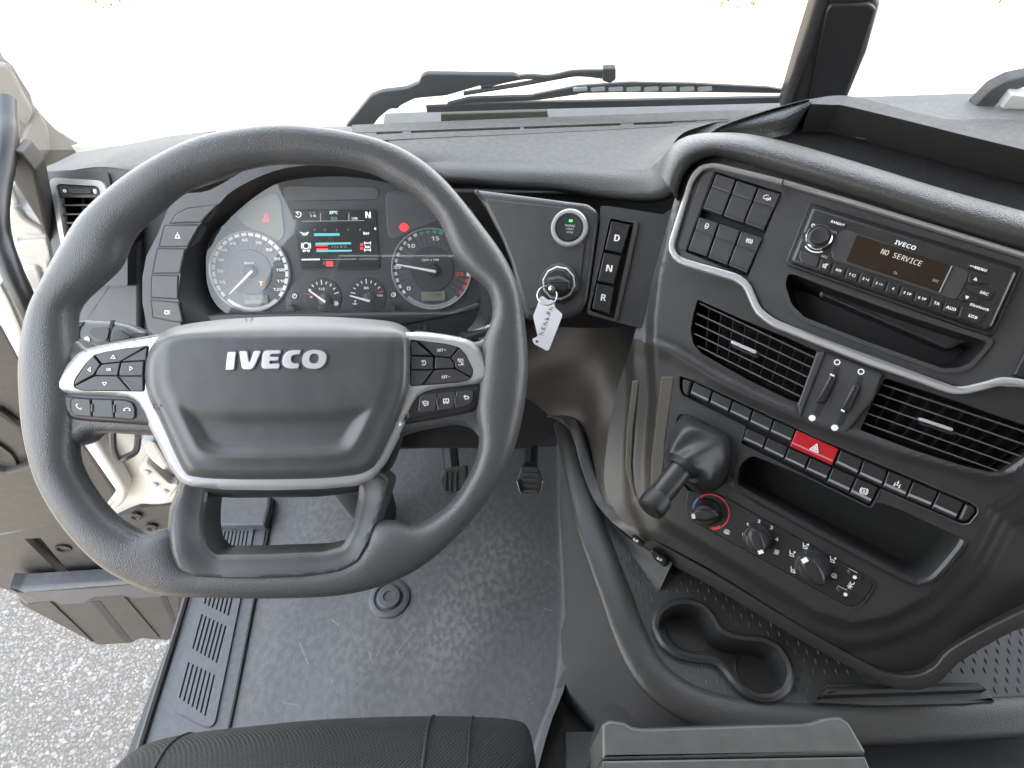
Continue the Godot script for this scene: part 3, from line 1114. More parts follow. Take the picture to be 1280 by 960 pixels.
	for q in [[30, -90, .74], [34, 0, .73], [36, 80, .72], [18, 220, .71], [-4, 330, .70], [-12, 460, .69], [4, 570, .69], [50, 700, .69], [110, 830, .70], [170, 960, .72]]: path.append(far(w1("C1", q[0], q[1]).x, w1("C1", q[0], q[1]).y, q[2]))
	tube(s, curve3(path), .0115, 14)
	part("grip", s, stuff(.020, .020, .022, .35), t)
	t = thing("dash_end_trim", "narrow brown trim strip closing the left end of the dashboard", "trim", on(DR, Vector2(60, 330)))
	s = Shape.new()
	slab(s, DR, soft(w("C1", [62, 140, 100, 150, 168, 236, 222, 500, 258, 690, 215, 560, 180, 480, 45, 268]), 3), -.01, .03, .004)
	part("strip", s, M.door, t)

# ---------- dashboard ----------
func hy(x: float, y: float, height: float) -> Vector3:
	return on(level(height), Vector2(x, y))
func rows_at(a: Array) -> Array:
	var g := []
	for r in a:
		var o := []
		for k in range(0, r.size(), 3): o.append(far(r[k], r[k + 1], r[k + 2]))
		g.append(o)
	return g
func dash_top() -> void:
	var t := thing("dashboard", "grey soft grained dashboard top with padded front edge below the windscreen", "dashboard", Vector3(-.05, .45, -.85))
	var s := Shape.new()
	patch(s, rows_at([
		[94, 191, .95, 160, 180, .93, 205, 171, .93, 260, 164, .93, 340, 158, .93, 430, 158, .93, 530, 158, .93],
		[68, 204, .88, 130, 194, .865, 165, 186, .85, 240, 178, .845, 330, 172, .84, 430, 174, .84, 530, 180, .86],
		[44, 213, .81, 90, 211, .805, 133, 206, .80, 205, 208, .785, 320, 197, .775, 430, 194, .775, 545, 215, .815],
		[44, 217, .807, 90, 214, .80, 135, 212, .795, 212, 226, .782, 322, 208, .772, 430, 201, .77, 550, 232, .815],
		[44, 226, .812, 90, 226, .806, 137, 240, .80, 212, 244, .792, 318, 216, .785, 430, 207, .782, 556, 246, .84]]), 6, 6)
	part("binnacle_top", s, M.top, t, 50)
	s = Shape.new()
	var g := []
	var cols := [[480, 172], [560, 168], [620, 166], [690, 163], [760, 160], [815, 157], [860, 154], [900, 151]]
	var r0 := []
	for q in cols: r0.append(hy(q[0], q[1], .655))
	var r1 := []
	var k := 0
	for q in [[500, 188], [556, 188], [620, 188], [690, 189], [758, 191], [800, 190], [826, 180], [856, 165]]:
		r1.append(hy(q[0], q[1], [.655, .658, .660, .663, .666, .669, .673, .676][k]))
		k += 1
	g = [r0, r1] + rows_at([
		[528, 203, .815, 560, 202, .803, 640, 204, .787, 700, 206, .775, 759, 211, .757, 803, 212, .735, 822, 203, .715, 838, 185, .695],
		[543, 214, .805, 565, 213, .793, 640, 215, .777, 700, 217, .765, 759, 222, .747, 806, 226, .725, 828, 217, .705, 843, 198, .688],
		[552, 225, .805, 573, 225, .793, 640, 228, .777, 700, 231, .765, 759, 239, .747, 809, 243, .725, 834, 235, .705, 848, 212, .688],
		[556, 233, .82, 580, 233, .81, 640, 236, .793, 700, 239, .78, 759, 249, .762, 812, 253, .74, 840, 245, .72, 852, 222, .70],
		[556, 236, .87, 580, 236, .86, 640, 238, .85, 700, 240, .84, 759, 250, .82, 812, 253, .80, 842, 246, .78, 856, 226, .75]])
	patch(s, [g[0], g[1], g[2]], 6, 6)
	part("top_panel", s, M.top, t, 50)
	s = Shape.new()
	patch(s, [g[2] , g[3], g[4], g[5], g[6]], 6, 6)
	part("padded_edge", s, M.roll, t, 50)
	s = Shape.new()
	slab(s, level(.655), w("P", [842, 146, 900, 138, 1340, 120, 1340, 215, 1000, 205, 850, 195, 838, 178]), 0, .03)
	part("shelf", s, M.top, t)
	# demister grille: a strip with open slots between the top panel and the glass
	s = Shape.new()
	var sy := func(x: float) -> float: return 166.3 - .03625 * (x - 470.0)
	var dg := level(.6565)
	slab(s, dg, PackedVector2Array([Vector2(440, 156), Vector2(640, 148), Vector2(910, 138), Vector2(910, sy.call(910.0) - 1.4), Vector2(440, sy.call(440.0) - 1.4)]), 0, .02)
	slab(s, dg, PackedVector2Array([Vector2(440, sy.call(440.0) + 1.5), Vector2(880, sy.call(880.0) + 1.5), Vector2(880, 155), Vector2(760, 162), Vector2(640, 168), Vector2(560, 171), Vector2(440, 177)]), 0, .02)
	for q in [[440.0, 470.5], [503.0, 514.0], [650.0, 655.0], [776.0, 792.0], [870.0, 910.0]]:
		slab(s, dg, PackedVector2Array([Vector2(q[0], sy.call(q[0]) - 1.5), Vector2(q[1], sy.call(q[1]) - 1.5), Vector2(q[1], sy.call(q[1]) + 1.6), Vector2(q[0], sy.call(q[0]) + 1.6)]), -.0006, .018)
	part("demister_grille", s, M.top, t)
	# black backing slab added behind the panels to stop light leaking through
	s = Shape.new()
	slab(s, CL, w("P", [140, 215, 560, 240, 880, 245, 880, 470, 660, 560, 480, 560, 215, 520, 140, 420]), -.05, .05)
	part("light_stop", s, M.black, t)
	s = Shape.new()
	plate(s, LV, soft(w("C1", [166, 246, 330, 236, 506, 246, 522, 330, 560, 400, 600, 480, 600, 780, 300, 780, 255, 660, 236, 560, 206, 450]), 3), [soft(w("C1", [255, 318, 268, 296, 460, 306, 476, 328, 486, 700, 345, 700, 300, 590, 272, 420]), 3)], 0, .05, .02, 5)
	part("end_panel", s, M.grey, t)
	s = Shape.new()
	slab(s, LV, soft(w("C1", [330, 800, 480, 720, 560, 690, 590, 590, 660, 560, 660, 1100, 300, 1100]), 6), -.02, .03, .006, 3)
	part("knee_panel", s, M.grey, t)
	# left air vent
	var v := thing("side_vent", "small air vent in a silver frame at the dashboard's door end", "air vent", on(LV, Vector2(100, 300)))
	s = Shape.new()
	var fo := soft(w("C1", [231, 288, 252, 271, 470, 284, 497, 312, 512, 720, 330, 720, 290, 606, 258, 430]), 5)
	var fi := soft(w("C1", [262, 312, 274, 300, 455, 310, 470, 328, 480, 690, 345, 690, 306, 585, 280, 420]), 3)
	plate(s, LV, fo, [fi], .006, .006, .012, 4)
	part("frame", s, M.satin, v)
	s = Shape.new()
	tub(s, LV, fi, .002, .040, 0.0)
	part("duct", s, M.deep, v)
	s = Shape.new()
	slab(s, LV, w("C1", [268, 304, 460, 314, 474, 366, 282, 362]), .004, .008, .002)
	var hd := part("control", s, M.grey, v)
	s = Shape.new()
	slab(s, LV, soft(w("C1", [320, 320, 432, 322, 434, 346, 324, 347]), 3), .008, .006, .003)
	part("thumbwheel", s, M.black, hd)
	s = Shape.new()
	slab(s, LV, soft(w("C1", [436, 324, 452, 325, 454, 346, 440, 346]), 2), .0055, .002)
	part("closed_mark", s, M.print, hd)
	part("open_mark", arc_band(LV, on(LV, w1("C1", 306, 334), .004), .001, .0022, 0, TAU, .0012, 12), M.print, hd)
	for y in [[290, 400, 482, 398], [297, 443, 484, 440], [304, 484, 486, 482], [312, 525, 488, 523], [322, 566, 490, 564], [335, 610, 490, 606]]:
		s = Shape.new()
		slab(s, LV, w("C1", [y[0], y[1] - 4, y[2], y[3] - 4, y[2], y[3] + 4, y[0], y[1] + 4]), .001, .010, .0006)
		part("slat", s, M.grey, v)
	for x in [385, 432]:
		s = Shape.new()
		slab(s, LV, w("C1", [x, 372, x + 9, 372, x + 20, 680, x + 11, 680]), -.014, .008)
		part("vane", s, M.dark, v)

func icon(f: Face, c: Vector2, sc: float, turn: float, strokes: Array, h: float, wd: float, m: Material, parent: Node3D) -> void:   # a symbol of lines, one mark on one key
	var s := Shape.new()
	for st in strokes:
		var q := PackedVector2Array()
		for k in range(0, st.size(), 2): q.append(c + (Vector2(st[k], st[k + 1]) * sc).rotated(turn))
		for k in q.size() - 1:
			var e := (q[k + 1] - q[k]).normalized() * wd * .3
			slab(s, f, band(PackedVector2Array([q[k] - e, q[k + 1] + e]), wd / 2), h + .00001 * k, .0004)
	part("symbol", s, m, parent)
func ring_strokes(r: float, a0 := 0.0, a1 := TAU, n := 14, cx := 0.0, cy := 0.0) -> Array:
	var o := []
	for k in n + 1:
		var a := a0 + (a1 - a0) * k / n
		o.append(cx + cos(a) * r); o.append(cy + sin(a) * r)
	return o

func cluster() -> void:
	var t := thing("switch_column", "curved grey binnacle surround with a column of five blank switches", "switch panel", on(CL, Vector2(200, 400), .05))
	var s := Shape.new()
	var A := w("C1", [862, 1040, 850, 960, 840, 850, 850, 720, 880, 600, 950, 480, 1030, 395])
	A.append_array(w("B2", [700, 380, 900, 270, 1100, 200, 1280, 172]))
	A.append_array(w("P", [417, 205, 467, 213, 500, 228, 545, 258, 578, 300, 597, 350, 606, 405, 606, 430]))
	var As := smooth(A, 5, false)
	var outl := As.duplicate()
	outl.append_array(w("P", [640, 430, 640, 380, 625, 320, 590, 262, 545, 225, 497, 207, 440, 198, 380, 197, 345, 203, 305, 213, 279, 229, 262, 238, 250, 240.5, 228, 242, 212, 256, 197, 293, 183, 320, 178, 347, 178, 378, 183, 405, 190, 430]))
	skin(s, CL, outl, [], func(_q): return .05, 9, .03, 0)
	part("surround", s, M.grey, t, 40)
	var keys := [[800, 486, 826, 445, 880, 416, 1022, 397, 948, 480], [776, 496, 942, 491, 884, 594, 746, 597], [741, 606, 872, 605, 847, 720, 716, 721], [714, 731, 838, 731, 838, 842, 711, 836], [710, 847, 842, 860, 860, 948, 830, 950, 722, 930]]
	for k in 5:
		s = Shape.new()
		var q := w("C1", keys[k])
		var hh: float = .0525 if k == 0 else .0515
		slab(s, CL, soft(q, 1.6), hh, .02, .0016)
		var kk := part("blank_switch", s, M.grey, t)
		s = Shape.new()
		if k == 1: icon(CL, w1("C1", 835, 545), 3.4, 0, [[-1, .8, 1, .8], [-.6, .8, -.6, 0, 0, -.6, .6, 0, .6, .8], [0, -1.2, 0, -.6]], hh + .0003, .9, M.print, kk)
		if k == 4: icon(CL, w1("C1", 783, 905), 3.2, 0, [ring_strokes(.7), [.9, -.6, 1.3, -.6], [.9, 0, 1.3, 0], [.9, .6, 1.3, .6]], hh + .0003, .9, M.print, kk)
	# black slabs that paint the shade in the gaps between the switches
	for k in 5:
		s = Shape.new()
		var q := w("C1", keys[k])
		var cc := Vector2.ZERO
		for a in q: cc += a / q.size()
		var bigger := PackedVector2Array()
		for a in q: bigger.append(a + (a - cc).normalized() * 1.0)
		slab(s, CL, bigger, .0503 if k else .051, .004)
		part("gap_shade", s, M.deep, t)

	t = thing("instrument_cluster", "black instrument cluster with two round dials and a small screen behind the wheel", "instrument cluster", on(CL, Vector2(430, 395)))
	# hood wall from the surround down to the face
	s = Shape.new()
	var B := smooth(w("C2", [300, 692, 200, 690, 136, 650, 98, 580, 88, 480, 102, 385, 190, 290, 300, 200, 400, 150, 560, 130, 700, 135, 850, 165, 950, 210, 1060, 300, 1140, 420, 1190, 560, 1175, 630, 1130, 680, 1060, 690]), 5, false)
	var a2 := even(As, 60)
	var b2 := even(B, 60)
	var g := [[], [], []]
	for k in 60:
		g[0].append(on(CL, a2[k], .049))
		g[1].append(on(CL, a2[k].lerp(b2[k], .5), .03))
		g[2].append(on(CL, b2[k], 0))
	grid(s, g)
	part("hood", s, M.black, t, 50)
	s = Shape.new()
	var fo := B.duplicate()
	slab(s, CL, fo, .001, .01)
	part("face", s, M.dial, t)
	# raised frames of the warning panels
	var panels := [[206, 290, 270, 232, 350, 196, 375, 200, 388, 230, 402, 360, 385, 388, 360, 388, 240, 325], [805, 200, 830, 185, 900, 195, 1000, 262, 1040, 300, 900, 350, 850, 380, 822, 376, 812, 340]]
	for k in 2:
		s = Shape.new()
		slab(s, CL, soft(w("C2", panels[k]), 5), .003, .003, .001)
		var p := part("warning_panel", s, M.olive if k == 0 else M.dialring, t)
		var at := w1("C2", 328, 294) if k == 0 else w1("C2", 880, 333)
		s = Shape.new()
		if k == 0:
			slab(s, CL, soft(w("C2", [320, 280, 336, 280, 334, 294, 342, 310, 314, 310, 322, 294]), 1), .0036, .0006)
		else:
			lathe(s, on(CL, at, .003), CL.n, [[.0055, 0], [.0055, .0006], [.0001, .0006]], 14)
			slab(s, CL, w("C2", [862, 328, 900, 328, 900, 336, 862, 336]), .0035, .0005)
		part("warning_light", s, M.red_light, p)
	s = Shape.new()
	slab(s, CL, soft(w("C2", [395, 178, 412, 166, 765, 170, 782, 190, 775, 215, 760, 222, 420, 228, 398, 210]), 4), .003, .003, .001)
	part("blank_panel", s, M.dialring, t)
	# screen
	s = Shape.new()
	slab(s, CL, soft(w("C2", [432, 262, 765, 262, 785, 492, 770, 502, 480, 505, 462, 495]), 2.5), .004, .004, .001)
	var sc := part("display_bezel", s, M.black, t)
	s = Shape.new()
	slab(s, CL, w("C2", [438, 266, 762, 266, 780, 494, 470, 498]), .0045, .001)
	part("display", s, M.screen, sc)
	var X := Vector2(1, 0)
	var bars := [[520, 357, 622, 357, 622, 367, 520, 368, "cyan_light"], [526, 395, 668, 393, 668, 401, 526, 403, "cyan_light"], [530, 424, 671, 423, 671, 430, 530, 432, "cyan_light"], [527, 404, 574, 404, 574, 409, 527, 409, "red_light"], [529, 418, 576, 418, 576, 423, 529, 423, "red_light"], [470, 460, 543, 459, 543, 464, 470, 465, "white_light"], [555, 461, 690, 459, 690, 461, 555, 463, "dim_light"], [700, 459, 774, 459, 774, 461, 700, 461, "dim_light"], [568, 470, 596, 470, 596, 489, 568, 489, "red_light"], [705, 398, 716, 398, 716, 406, 705, 406, "red_light"], [705, 412, 716, 412, 716, 422, 705, 422, "red_light"], [470, 308, 720, 305, 720, 307, 470, 310, "dim_light"], [658, 276, 661, 276, 661, 304, 658, 304, "dim_light"], [544, 276, 547, 276, 547, 306, 544, 306, "dim_light"], [762, 334, 768, 334, 768, 343, 762, 343, "white_light"]]
	for q in bars:
		s = Shape.new()
		slab(s, CL, w("C2", q.slice(0, 8)), .0049, .0003)
		part("display_bar", s, M[q[8]], sc)
	for q in [["25°C", 598, 274, 9, "white_light"], ["ECO", 600, 298, 8, "cyan_light"], ["1296", 682, 298, 7, "white_light"], ["N", 736, 284, 20, "white_light"], ["bar", 729, 357, 9, "white_light"], ["bar", 735, 411, 9, "white_light"], ["1", 560, 478, 9, "dim_light"], ["-2  75", 513, 276, 6, "dim_light"], ["0  80", 517, 288, 6, "white_light"], ["0", 522, 344, 5, "dim_light"], ["2", 564, 344, 5, "dim_light"], ["4", 610, 344, 5, "dim_light"], ["6", 657, 343, 5, "dim_light"], ["8", 704, 343, 5, "dim_light"], ["4  6  8  10  12", 620, 411, 6, "dim_light"]]:
		word("display_text", q[0], CL, w1("C2", q[1], q[2]), q[3] * .3125 * 1.25, X, .0047, M[q[4]], sc, 1.0, .0002, q[3] > 8)
	icon(CL, w1("C2", 457, 282), 3.4, 0, [ring_strokes(1, -2.2, 2.6), [0, 0, -.9, -1.0]], .0049, .8, M.white_light, sc)
	icon(CL, w1("C2", 488, 407), 3.8, 0, [ring_strokes(1.0), [-1.3, .9, -1.5, 0, -1.3, -.9], [1.3, .9, 1.5, 0, 1.3, -.9]], .0049, 1.0, M.white_light, sc)
	icon(CL, w1("C2", 482, 357), 3.4, 0, [[-1.6, -.4, -.7, 0, -.7, .6, .7, .6, 1.4, -.4, .6, 0, -.7, 0]], .0049, .9, M.white_light, sc)
	for y in [396, 424]: icon(CL, w1("C2", 734, y), 2.6, 0, [[-1.4, 0, 1.4, 0], [-1.4, -.6, -1.4, .6], [1.4, -.6, 1.4, .6]], .0049, .9, M.white_light, sc)
	icon(CL, w1("C2", 489, 427), 1.8, 0, [ring_strokes(.7, 0, TAU, 8, -1.6), [-.6, 0, .6, 0], ring_strokes(.7, 0, TAU, 8, 1.6)], .0049, .7, M.white_light, sc)
	dial(t, Vector2(313.4, 340), .0535, true)
	dial(t, Vector2(540, 336.5), .0535, false)
	small_gauge(t, w1("C2", 557, 612), true)
	small_gauge(t, w1("C2", 735, 608), false)
	for q in [[440, 660, 442, 608], [838, 655, 838, 603]]:
		s = Shape.new()
		var c := on(CL, w1("C2", q[0], q[1]), .001)
		lathe(s, c, CL.n, [[.0065, 0], [.006, .012], [.0052, .0135], [.0001, .0137]], 18)
		part("reset_knob", s, M.black, t)
		s = Shape.new()
		slab(s, CL, ring2(w1("C2", q[2], q[3]), 5.0, 24), .0022, .001)
		var b := part("badge", s, M.black, t)
		icon(CL, w1("C2", q[2], q[3]), 2.6, 0, [ring_strokes(1, -1.2, 4.3), [0, 0, 0, -1.2]] if q[0] < 500 else [ring_strokes(1), [0, 0, .5, 0], [.1, .5, .1, -.5]], .0025, .9, M.print, b)
	# lower edge of the binnacle and the clear lens
	s = Shape.new()
	slab(s, CL, soft(w("P", [232, 392, 300, 390.5, 560, 389, 598, 376, 612, 380, 612, 470, 215, 470]), 4), .03, .05, .008, 3)
	part("lower_cover", s, M.dark, t)
	s = Shape.new()
	slab(s, CL, soft(w("C2", [955, 728, 968, 726, 974, 770, 960, 770]), 1), .0325, .004, .001)
	part("catch", s, M.grey, t)
	s = Shape.new()
	for q in B: s.p.append(on(CL, q, .024))
	var tri := Geometry2D.triangulate_polygon(B)
	for k in tri: s.i.append(k)
	part("lens", s, M.lens, t)

func arc_band(f: Face, c: Vector3, r0: float, r1: float, a0: float, a1: float, h: float, n := 4) -> Shape:
	var s := Shape.new()
	for k in n:
		var p := a0 + (a1 - a0) * k / n
		var q := a0 + (a1 - a0) * (k + 1) / n
		var e := func(a: float, r: float, hh: float): return c + (f.u * cos(a) + f.v * sin(a)) * r + f.n * hh
		s.quad(e.call(p, r0, h), e.call(p, r1, h), e.call(q, r1, h), e.call(q, r0, h))
		s.quad(e.call(p, r0, 0.0), e.call(p, r0, h), e.call(q, r0, h), e.call(q, r0, 0.0))
		s.quad(e.call(p, r1, h), e.call(p, r1, 0.0), e.call(q, r1, 0.0), e.call(q, r1, h))
	return s
func dial(t: Node3D, px: Vector2, r: float, speed: bool) -> void:
	var c := on(CL, px, .001)
	var s := Shape.new()
	lathe(s, c, CL.n, [[r, 0], [r, .005], [r * .985, .006], [r * .965, .005], [r * .96, .002]], 64)
	var d := part("speed_dial" if speed else "rev_dial", s, M.satin, t)
	s = Shape.new()
	lathe(s, c, CL.n, [[r * .965, .0015], [.0001, .0015]], 48)
	part("disc", s, M.dialring, d)
	s = Shape.new()
	lathe(s, c, CL.n, [[r * .55, .0015], [r * .55, .0025], [r * .54, .003], [.0001, .003]], 48)
	part("inner_disc", s, M.dial, d)
	var n := 13 if speed else 31
	var a0 := deg_to_rad(222.0)
	var a1 := deg_to_rad(-42.0 if speed else -45.0)
	# printed scale: white blocks, green and red sectors on the rev counter, thin spokes
	for k in (24 if speed else 26):
		var m: Material = M.print
		var p := float(k) / (24 if speed else 26)
		if not speed and p > .385 and p < .575: m = M.greenprint
		if not speed and p > .86: m = M.redprint
		var A := lerpf(a0, a1, p + .004)
		var B := lerpf(a0, a1, p + (.036 if speed else .026))
		var bandr := arc_band(CL, c, r * .875, r * .95, A, B, .0019, 2)
		part("scale_block", bandr, m, d)
	s = Shape.new()
	for k in 27:
		var a := lerpf(a0, a1, float(k) / 26)
		var x := CL.u * cos(a) + CL.v * sin(a)
		var y := CL.v * cos(a) - CL.u * sin(a)
		for e in [[-1, 1]]:
			s.quad(c + x * r * .57 - y * .0004 + CL.n * .0018, c + x * r * .87 - y * .0004 + CL.n * .0018, c + x * r * .87 + y * .0004 + CL.n * .0018, c + x * r * .57 + y * .0004 + CL.n * .0018)
	part("spoke_lines", s, M.black, d)
	s = arc_band(CL, c, r * .875, r * .955, deg_to_rad(-48), deg_to_rad(-132), .0019, 16)
	part("lower_arc", s, M.satin, d)
	var X := Vector2(1, 0)
	var nums := []
	if speed: nums = [["10", 178, 722], ["20", 160, 633], ["30", 165, 543], ["40", 192, 466], ["50", 262, 412], ["60", 358, 384], ["70", 468, 408], ["80", 552, 462], ["90", 617, 535], ["100", 645, 623], ["110", 652, 713], ["120", 622, 779]]
	else: nums = [["0", 518, 772], ["5", 440, 597], ["10", 535, 432], ["15", 730, 372], ["25", 925, 657]]
	for q in nums:
		word("numeral", q[0], CL, w1("A8" if speed else "B1", q[1], q[2]), 3.6 if speed else 5.0, X, .0035, M.redprint if q[0] == "25" else M.print, d, 1.45, .0002)
	word("unit", "km/h" if speed else "rpm x 100", CL, w1("A8", 393, 568) if speed else w1("B1", 690, 542), 2.8, X, .0045, M.print, d, 1.2, .0002)
	s = Shape.new()
	var wn := "A8" if speed else "B1"
	slab(s, CL, w(wn, [350, 828, 538, 826, 545, 893, 355, 897] if speed else [615, 802, 808, 792, 812, 868, 622, 876]), .0055, .005, .001)
	var l := part("trip_display", s, M.lcd, d)
	word("display_text", "00130.5" if speed else "1336", CL, w1(wn, 445 if speed else 730, 850 if speed else 822), 4.4, X, .0059, M.ink, l, 1.1, .0002, false, true)
	# needle
	var tip := w1(wn, 232, 818) if speed else w1(wn, 415, 578)
	var hub := w1(wn, 415, 630) if speed else w1(wn, 735, 637)
	s = Shape.new()
	var dr := (tip - hub).normalized()
	var sd := Vector2(-dr.y, dr.x)
	slab(s, CL, PackedVector2Array([hub + sd * 1.7, tip + sd * .8, tip - sd * .8, hub - sd * 1.7]), .013, .0015, .0004)
	part("needle", s, M.print, d)
	s = Shape.new()
	var hc := on(CL, px.lerp(hub, .4), .003)
	lathe(s, hc, CL.n, [[.0085, 0], [.0080, .006], [.0065, .0075], [.0001, .008]], 24)
	part("needle_hub", s, M.black, d)
	if speed:
		s = Shape.new()
		slab(s, CL, w("A8", [474, 715, 502, 715, 502, 724, 493, 724, 493, 750, 485, 750, 485, 724, 474, 724]), .0048, .0006)
		part("warning_light", s, M.amber_light, d)
func small_gauge(t: Node3D, px: Vector2, fuel: bool) -> void:
	var c := on(CL, px, .001)
	var s := Shape.new()
	lathe(s, c, CL.n, [[.0255, 0], [.025, .0012], [.0225, .0016], [.0001, .0016]], 40)
	var d := part("fuel_gauge" if fuel else "coolant_gauge", s, M.black, t)
	for k in 9:
		var a := deg_to_rad(168.0 - k * 19.0)
		var x := CL.u * cos(a) + CL.v * sin(a)
		s = Shape.new()
		box3(s, c + x * .0195 + CL.n * .002, x * (.0032 if k % 4 == 0 else .0018), CL.n.cross(x) * .0006, CL.n * .0003)
		part("tick", s, M.redprint if k == (0 if fuel else 8) else M.print, d)
	var hub := px + Vector2(2.5, 6.5)
	var dr := Vector2(-.78, -.56) if fuel else Vector2(-.95, -.26)
	var sd := Vector2(-dr.y, dr.x)
	dr = dr.normalized()
	s = Shape.new()
	slab(s, CL, PackedVector2Array([hub + sd * 1.6, hub + dr * 26 + sd * .8, hub + dr * 26 - sd * .8, hub - sd * 1.6]), .009, .0015, .0004)
	part("needle", s, M.print, d)
	s = Shape.new()
	lathe(s, on(CL, px + Vector2(2, 3), .002), CL.n, [[.008, 0], [.0075, .005], [.006, .0062], [.0001, .0065]], 20)
	part("needle_hub", s, M.dial, d)
	word("numeral", "1/2" if fuel else "80", CL, px + Vector2(-2, -10), 3.0, Vector2(1, 0), .003, M.print, d, 1.3, .0002)
	if not fuel: word("numeral", "100", CL, px + Vector2(15, -.5), 2.6, Vector2(1, 0), .003, M.print, d, 1.3, .0002)
	else: word("numeral", "0", CL, px + Vector2(-15, 0), 2.6, Vector2(1, 0), .003, M.print, d, 1.3, .0002)
	icon(CL, px + Vector2(16 if fuel else -16, 8), 2.2, 0, [[-.7, 1, -.7, -1, .5, -1, .5, 1, -.7, 1], [-.7, 0, .5, 0], [.8, -.6, 1.1, .6]] if fuel else [[0, -1.2, 0, .6], [0, -.9, .6, -.9], [-1.2, .7, -.5, 1.1, 0, .7, .5, 1.1, 1.2, .7]], .003, .9, M.print, d)

# ---------- ignition panel, key, drive selector ----------
func ignition() -> void:
	var t := thing("ignition_panel", "grey plate with round start button and ignition lock beside the wheel", "ignition", on(IG, Vector2(700, 400)))
	var s := Shape.new()
	slab(s, IG, soft(w("C3", [125, 152, 600, 214, 745, 232, 795, 270, 802, 330, 742, 765, 700, 822, 620, 850, 410, 850, 395, 800, 335, 560, 290, 440, 200, 265]), 5), .0, .04, .006, 3)
	part("plate", s, M.grey, t)
	s = Shape.new()
	slab(s, IG, soft(w("C3", [190, 205, 600, 250, 705, 262, 735, 290, 742, 340, 700, 690, 660, 720, 440, 800, 420, 790, 350, 545, 300, 420, 240, 290]), 6), .0025, .004, .0015, 2)
	part("inner_plate", s, M.grey, t)
	var c := on(IG, w1("C3", 648, 363), .002)
	s = Shape.new()
	lathe(s, c, IG.n, [[.0222, -.002], [.0222, .002], [.0205, .004], [.0175, .004], [.016, .001], [.0158, -.002]], 48)
	part("button_ring", s, M.satin, t, 30)
	s = Shape.new()
	lathe(s, c, IG.n, [[.0158, -.002], [.0156, .0025], [.0145, .0038], [.0001, .0030]], 40)
	var b := part("start_button", s, M.black, t, 30)
	s = Shape.new()
	slab(s, IG, soft(w("C3", [645, 318, 664, 318, 664, 330, 645, 330]), 1), .0068, .001)
	part("indicator_light", s, M.green_light, b)
	for k in 3: word("lettering", ["ENGINE", "START", "STOP"][k], IG, w1("C3", 650, 350 + k * 18), 2.3, Vector2(1, .10), .0062, M.dimprint, b, 1.0, .0002)
	# lock
	s = Shape.new()
	var lk := w1("C3", 593, 657)
	lathe(s, on(IG, lk, .002), IG.n, [[.0235, 0], [.0235, .004], [.021, .006], [.0195, .006], [.019, .001]], 40)
	var lock := part("lock_bezel", s, M.black, t, 30)
	s = Shape.new()
	lathe(s, on(IG, lk, .004), IG.n, [[.0205, 0], [.0205, .004], [.0188, .0052], [.0172, .004], [.0168, 0]], 10)
	part("lock_rim", s, M.satin, lock, 10)
	s = Shape.new()
	lathe(s, on(IG, lk, .002), IG.n, [[.0170, 0], [.0168, .010], [.015, .012], [.0001, .012]], 10)
	part("lock_barrel", s, M.black, lock, 20)
	# key with ring and paper tag
	t = thing("ignition_key", "ignition key in the lock with wire ring and handwritten white tag", "key", on(IG, Vector2(680, 435), .02))
	s = Shape.new()
	slab(s, IG, soft(w("B8", [270, 300, 380, 280, 470, 330, 470, 400, 420, 430, 330, 420, 275, 380]), 4), .030, .014, .005, 3)
	part("bow", s, M.black, t)
	s = Shape.new()
	slab(s, IG, soft(w("B8", [290, 330, 440, 330, 440, 342, 290, 342]), 1), .0315, .003, .001)
	slab(s, IG, soft(w("B8", [290, 356, 435, 358, 435, 366, 290, 366]), 1), .0315, .003, .001)
	part("bow_groove", s, M.dark, t)
	s = Shape.new()
	var path := []
	for k in 24:
		var a := TAU * k / 24
		path.append(on(IG, w1("B8", 280 + cos(a) * 78, 445 + sin(a) * 76), .034 + .008 * sin(a * 1.0)))
	tube(s, path, .0009, 6, true)
	part("ring", s, M.steel, t)
	s = Shape.new()
	lathe(s, on(IG, w1("B8", 322, 392), .030), IG.n, [[.004, 0], [.004, .004], [.002, .005], [.0001, .005]], 12)
	part("rivet", s, M.steel, t)
	var TG := face(on(IG, w1("B8", 280, 500), .030), 8, 34)
	s = Shape.new()
	slab(s, TG, soft(w("B8", [218, 470, 232, 452, 250, 452, 290, 482, 318, 478, 335, 490, 345, 540, 400, 590, 402, 610, 296, 880, 276, 886, 175, 830, 160, 795, 205, 770, 168, 610, 215, 490]), 1.4), 0, .0009, .0002)
	var tag := part("tag", s, M.paper, t)
	s = Shape.new()
	lathe(s, on(TG, w1("B8", 200, 812), .0), TG.n, [[.0016, .0002], [.0001, .0002]], 10)
	part("tag_hole", s, M.ink, tag)
	s = Shape.new()   # handwriting
	var dirw := Vector2(-.42, .9)
	var at := w1("B8", 312, 548)
	var step := Vector2(-16, 40) * .15625
	var glyphs := [[[-.9, -1, -.4, .1, .8, .1], [.4, -1, .5, 1]], [[.7, -1, -.4, .2, -.5, .8, .2, 1, .6, .5, .1, .1, -.4, .4]], [[.5, -.3, 0, -.9, -.5, -.4, 0, .1, .5, -.3, .5, 1]], [[-.9, -1, -.4, .1, .8, .1], [.4, -1, .5, 1]], [[-.5, -.9, .5, -.7, -.1, -.1, .5, .5, -.5, .9]], [[-.9, -1, -.4, .1, .8, .1], [.4, -1, .5, 1]]]
	var turn := dirw.angle()
	for k in 6:
		for st in glyphs[k]:
			var q := PackedVector2Array()
			for j in range(0, st.size(), 2): q.append(at + step * k + (Vector2(st[j], st[j + 1]) * 2.9 * Vector2(1, 1)).rotated(turn))
			for j in q.size() - 1: slab(s, TG, band(PackedVector2Array([q[j], q[j + 1]]), .3), .0005, .0004)
	part("handwriting", s, M.ink, tag)

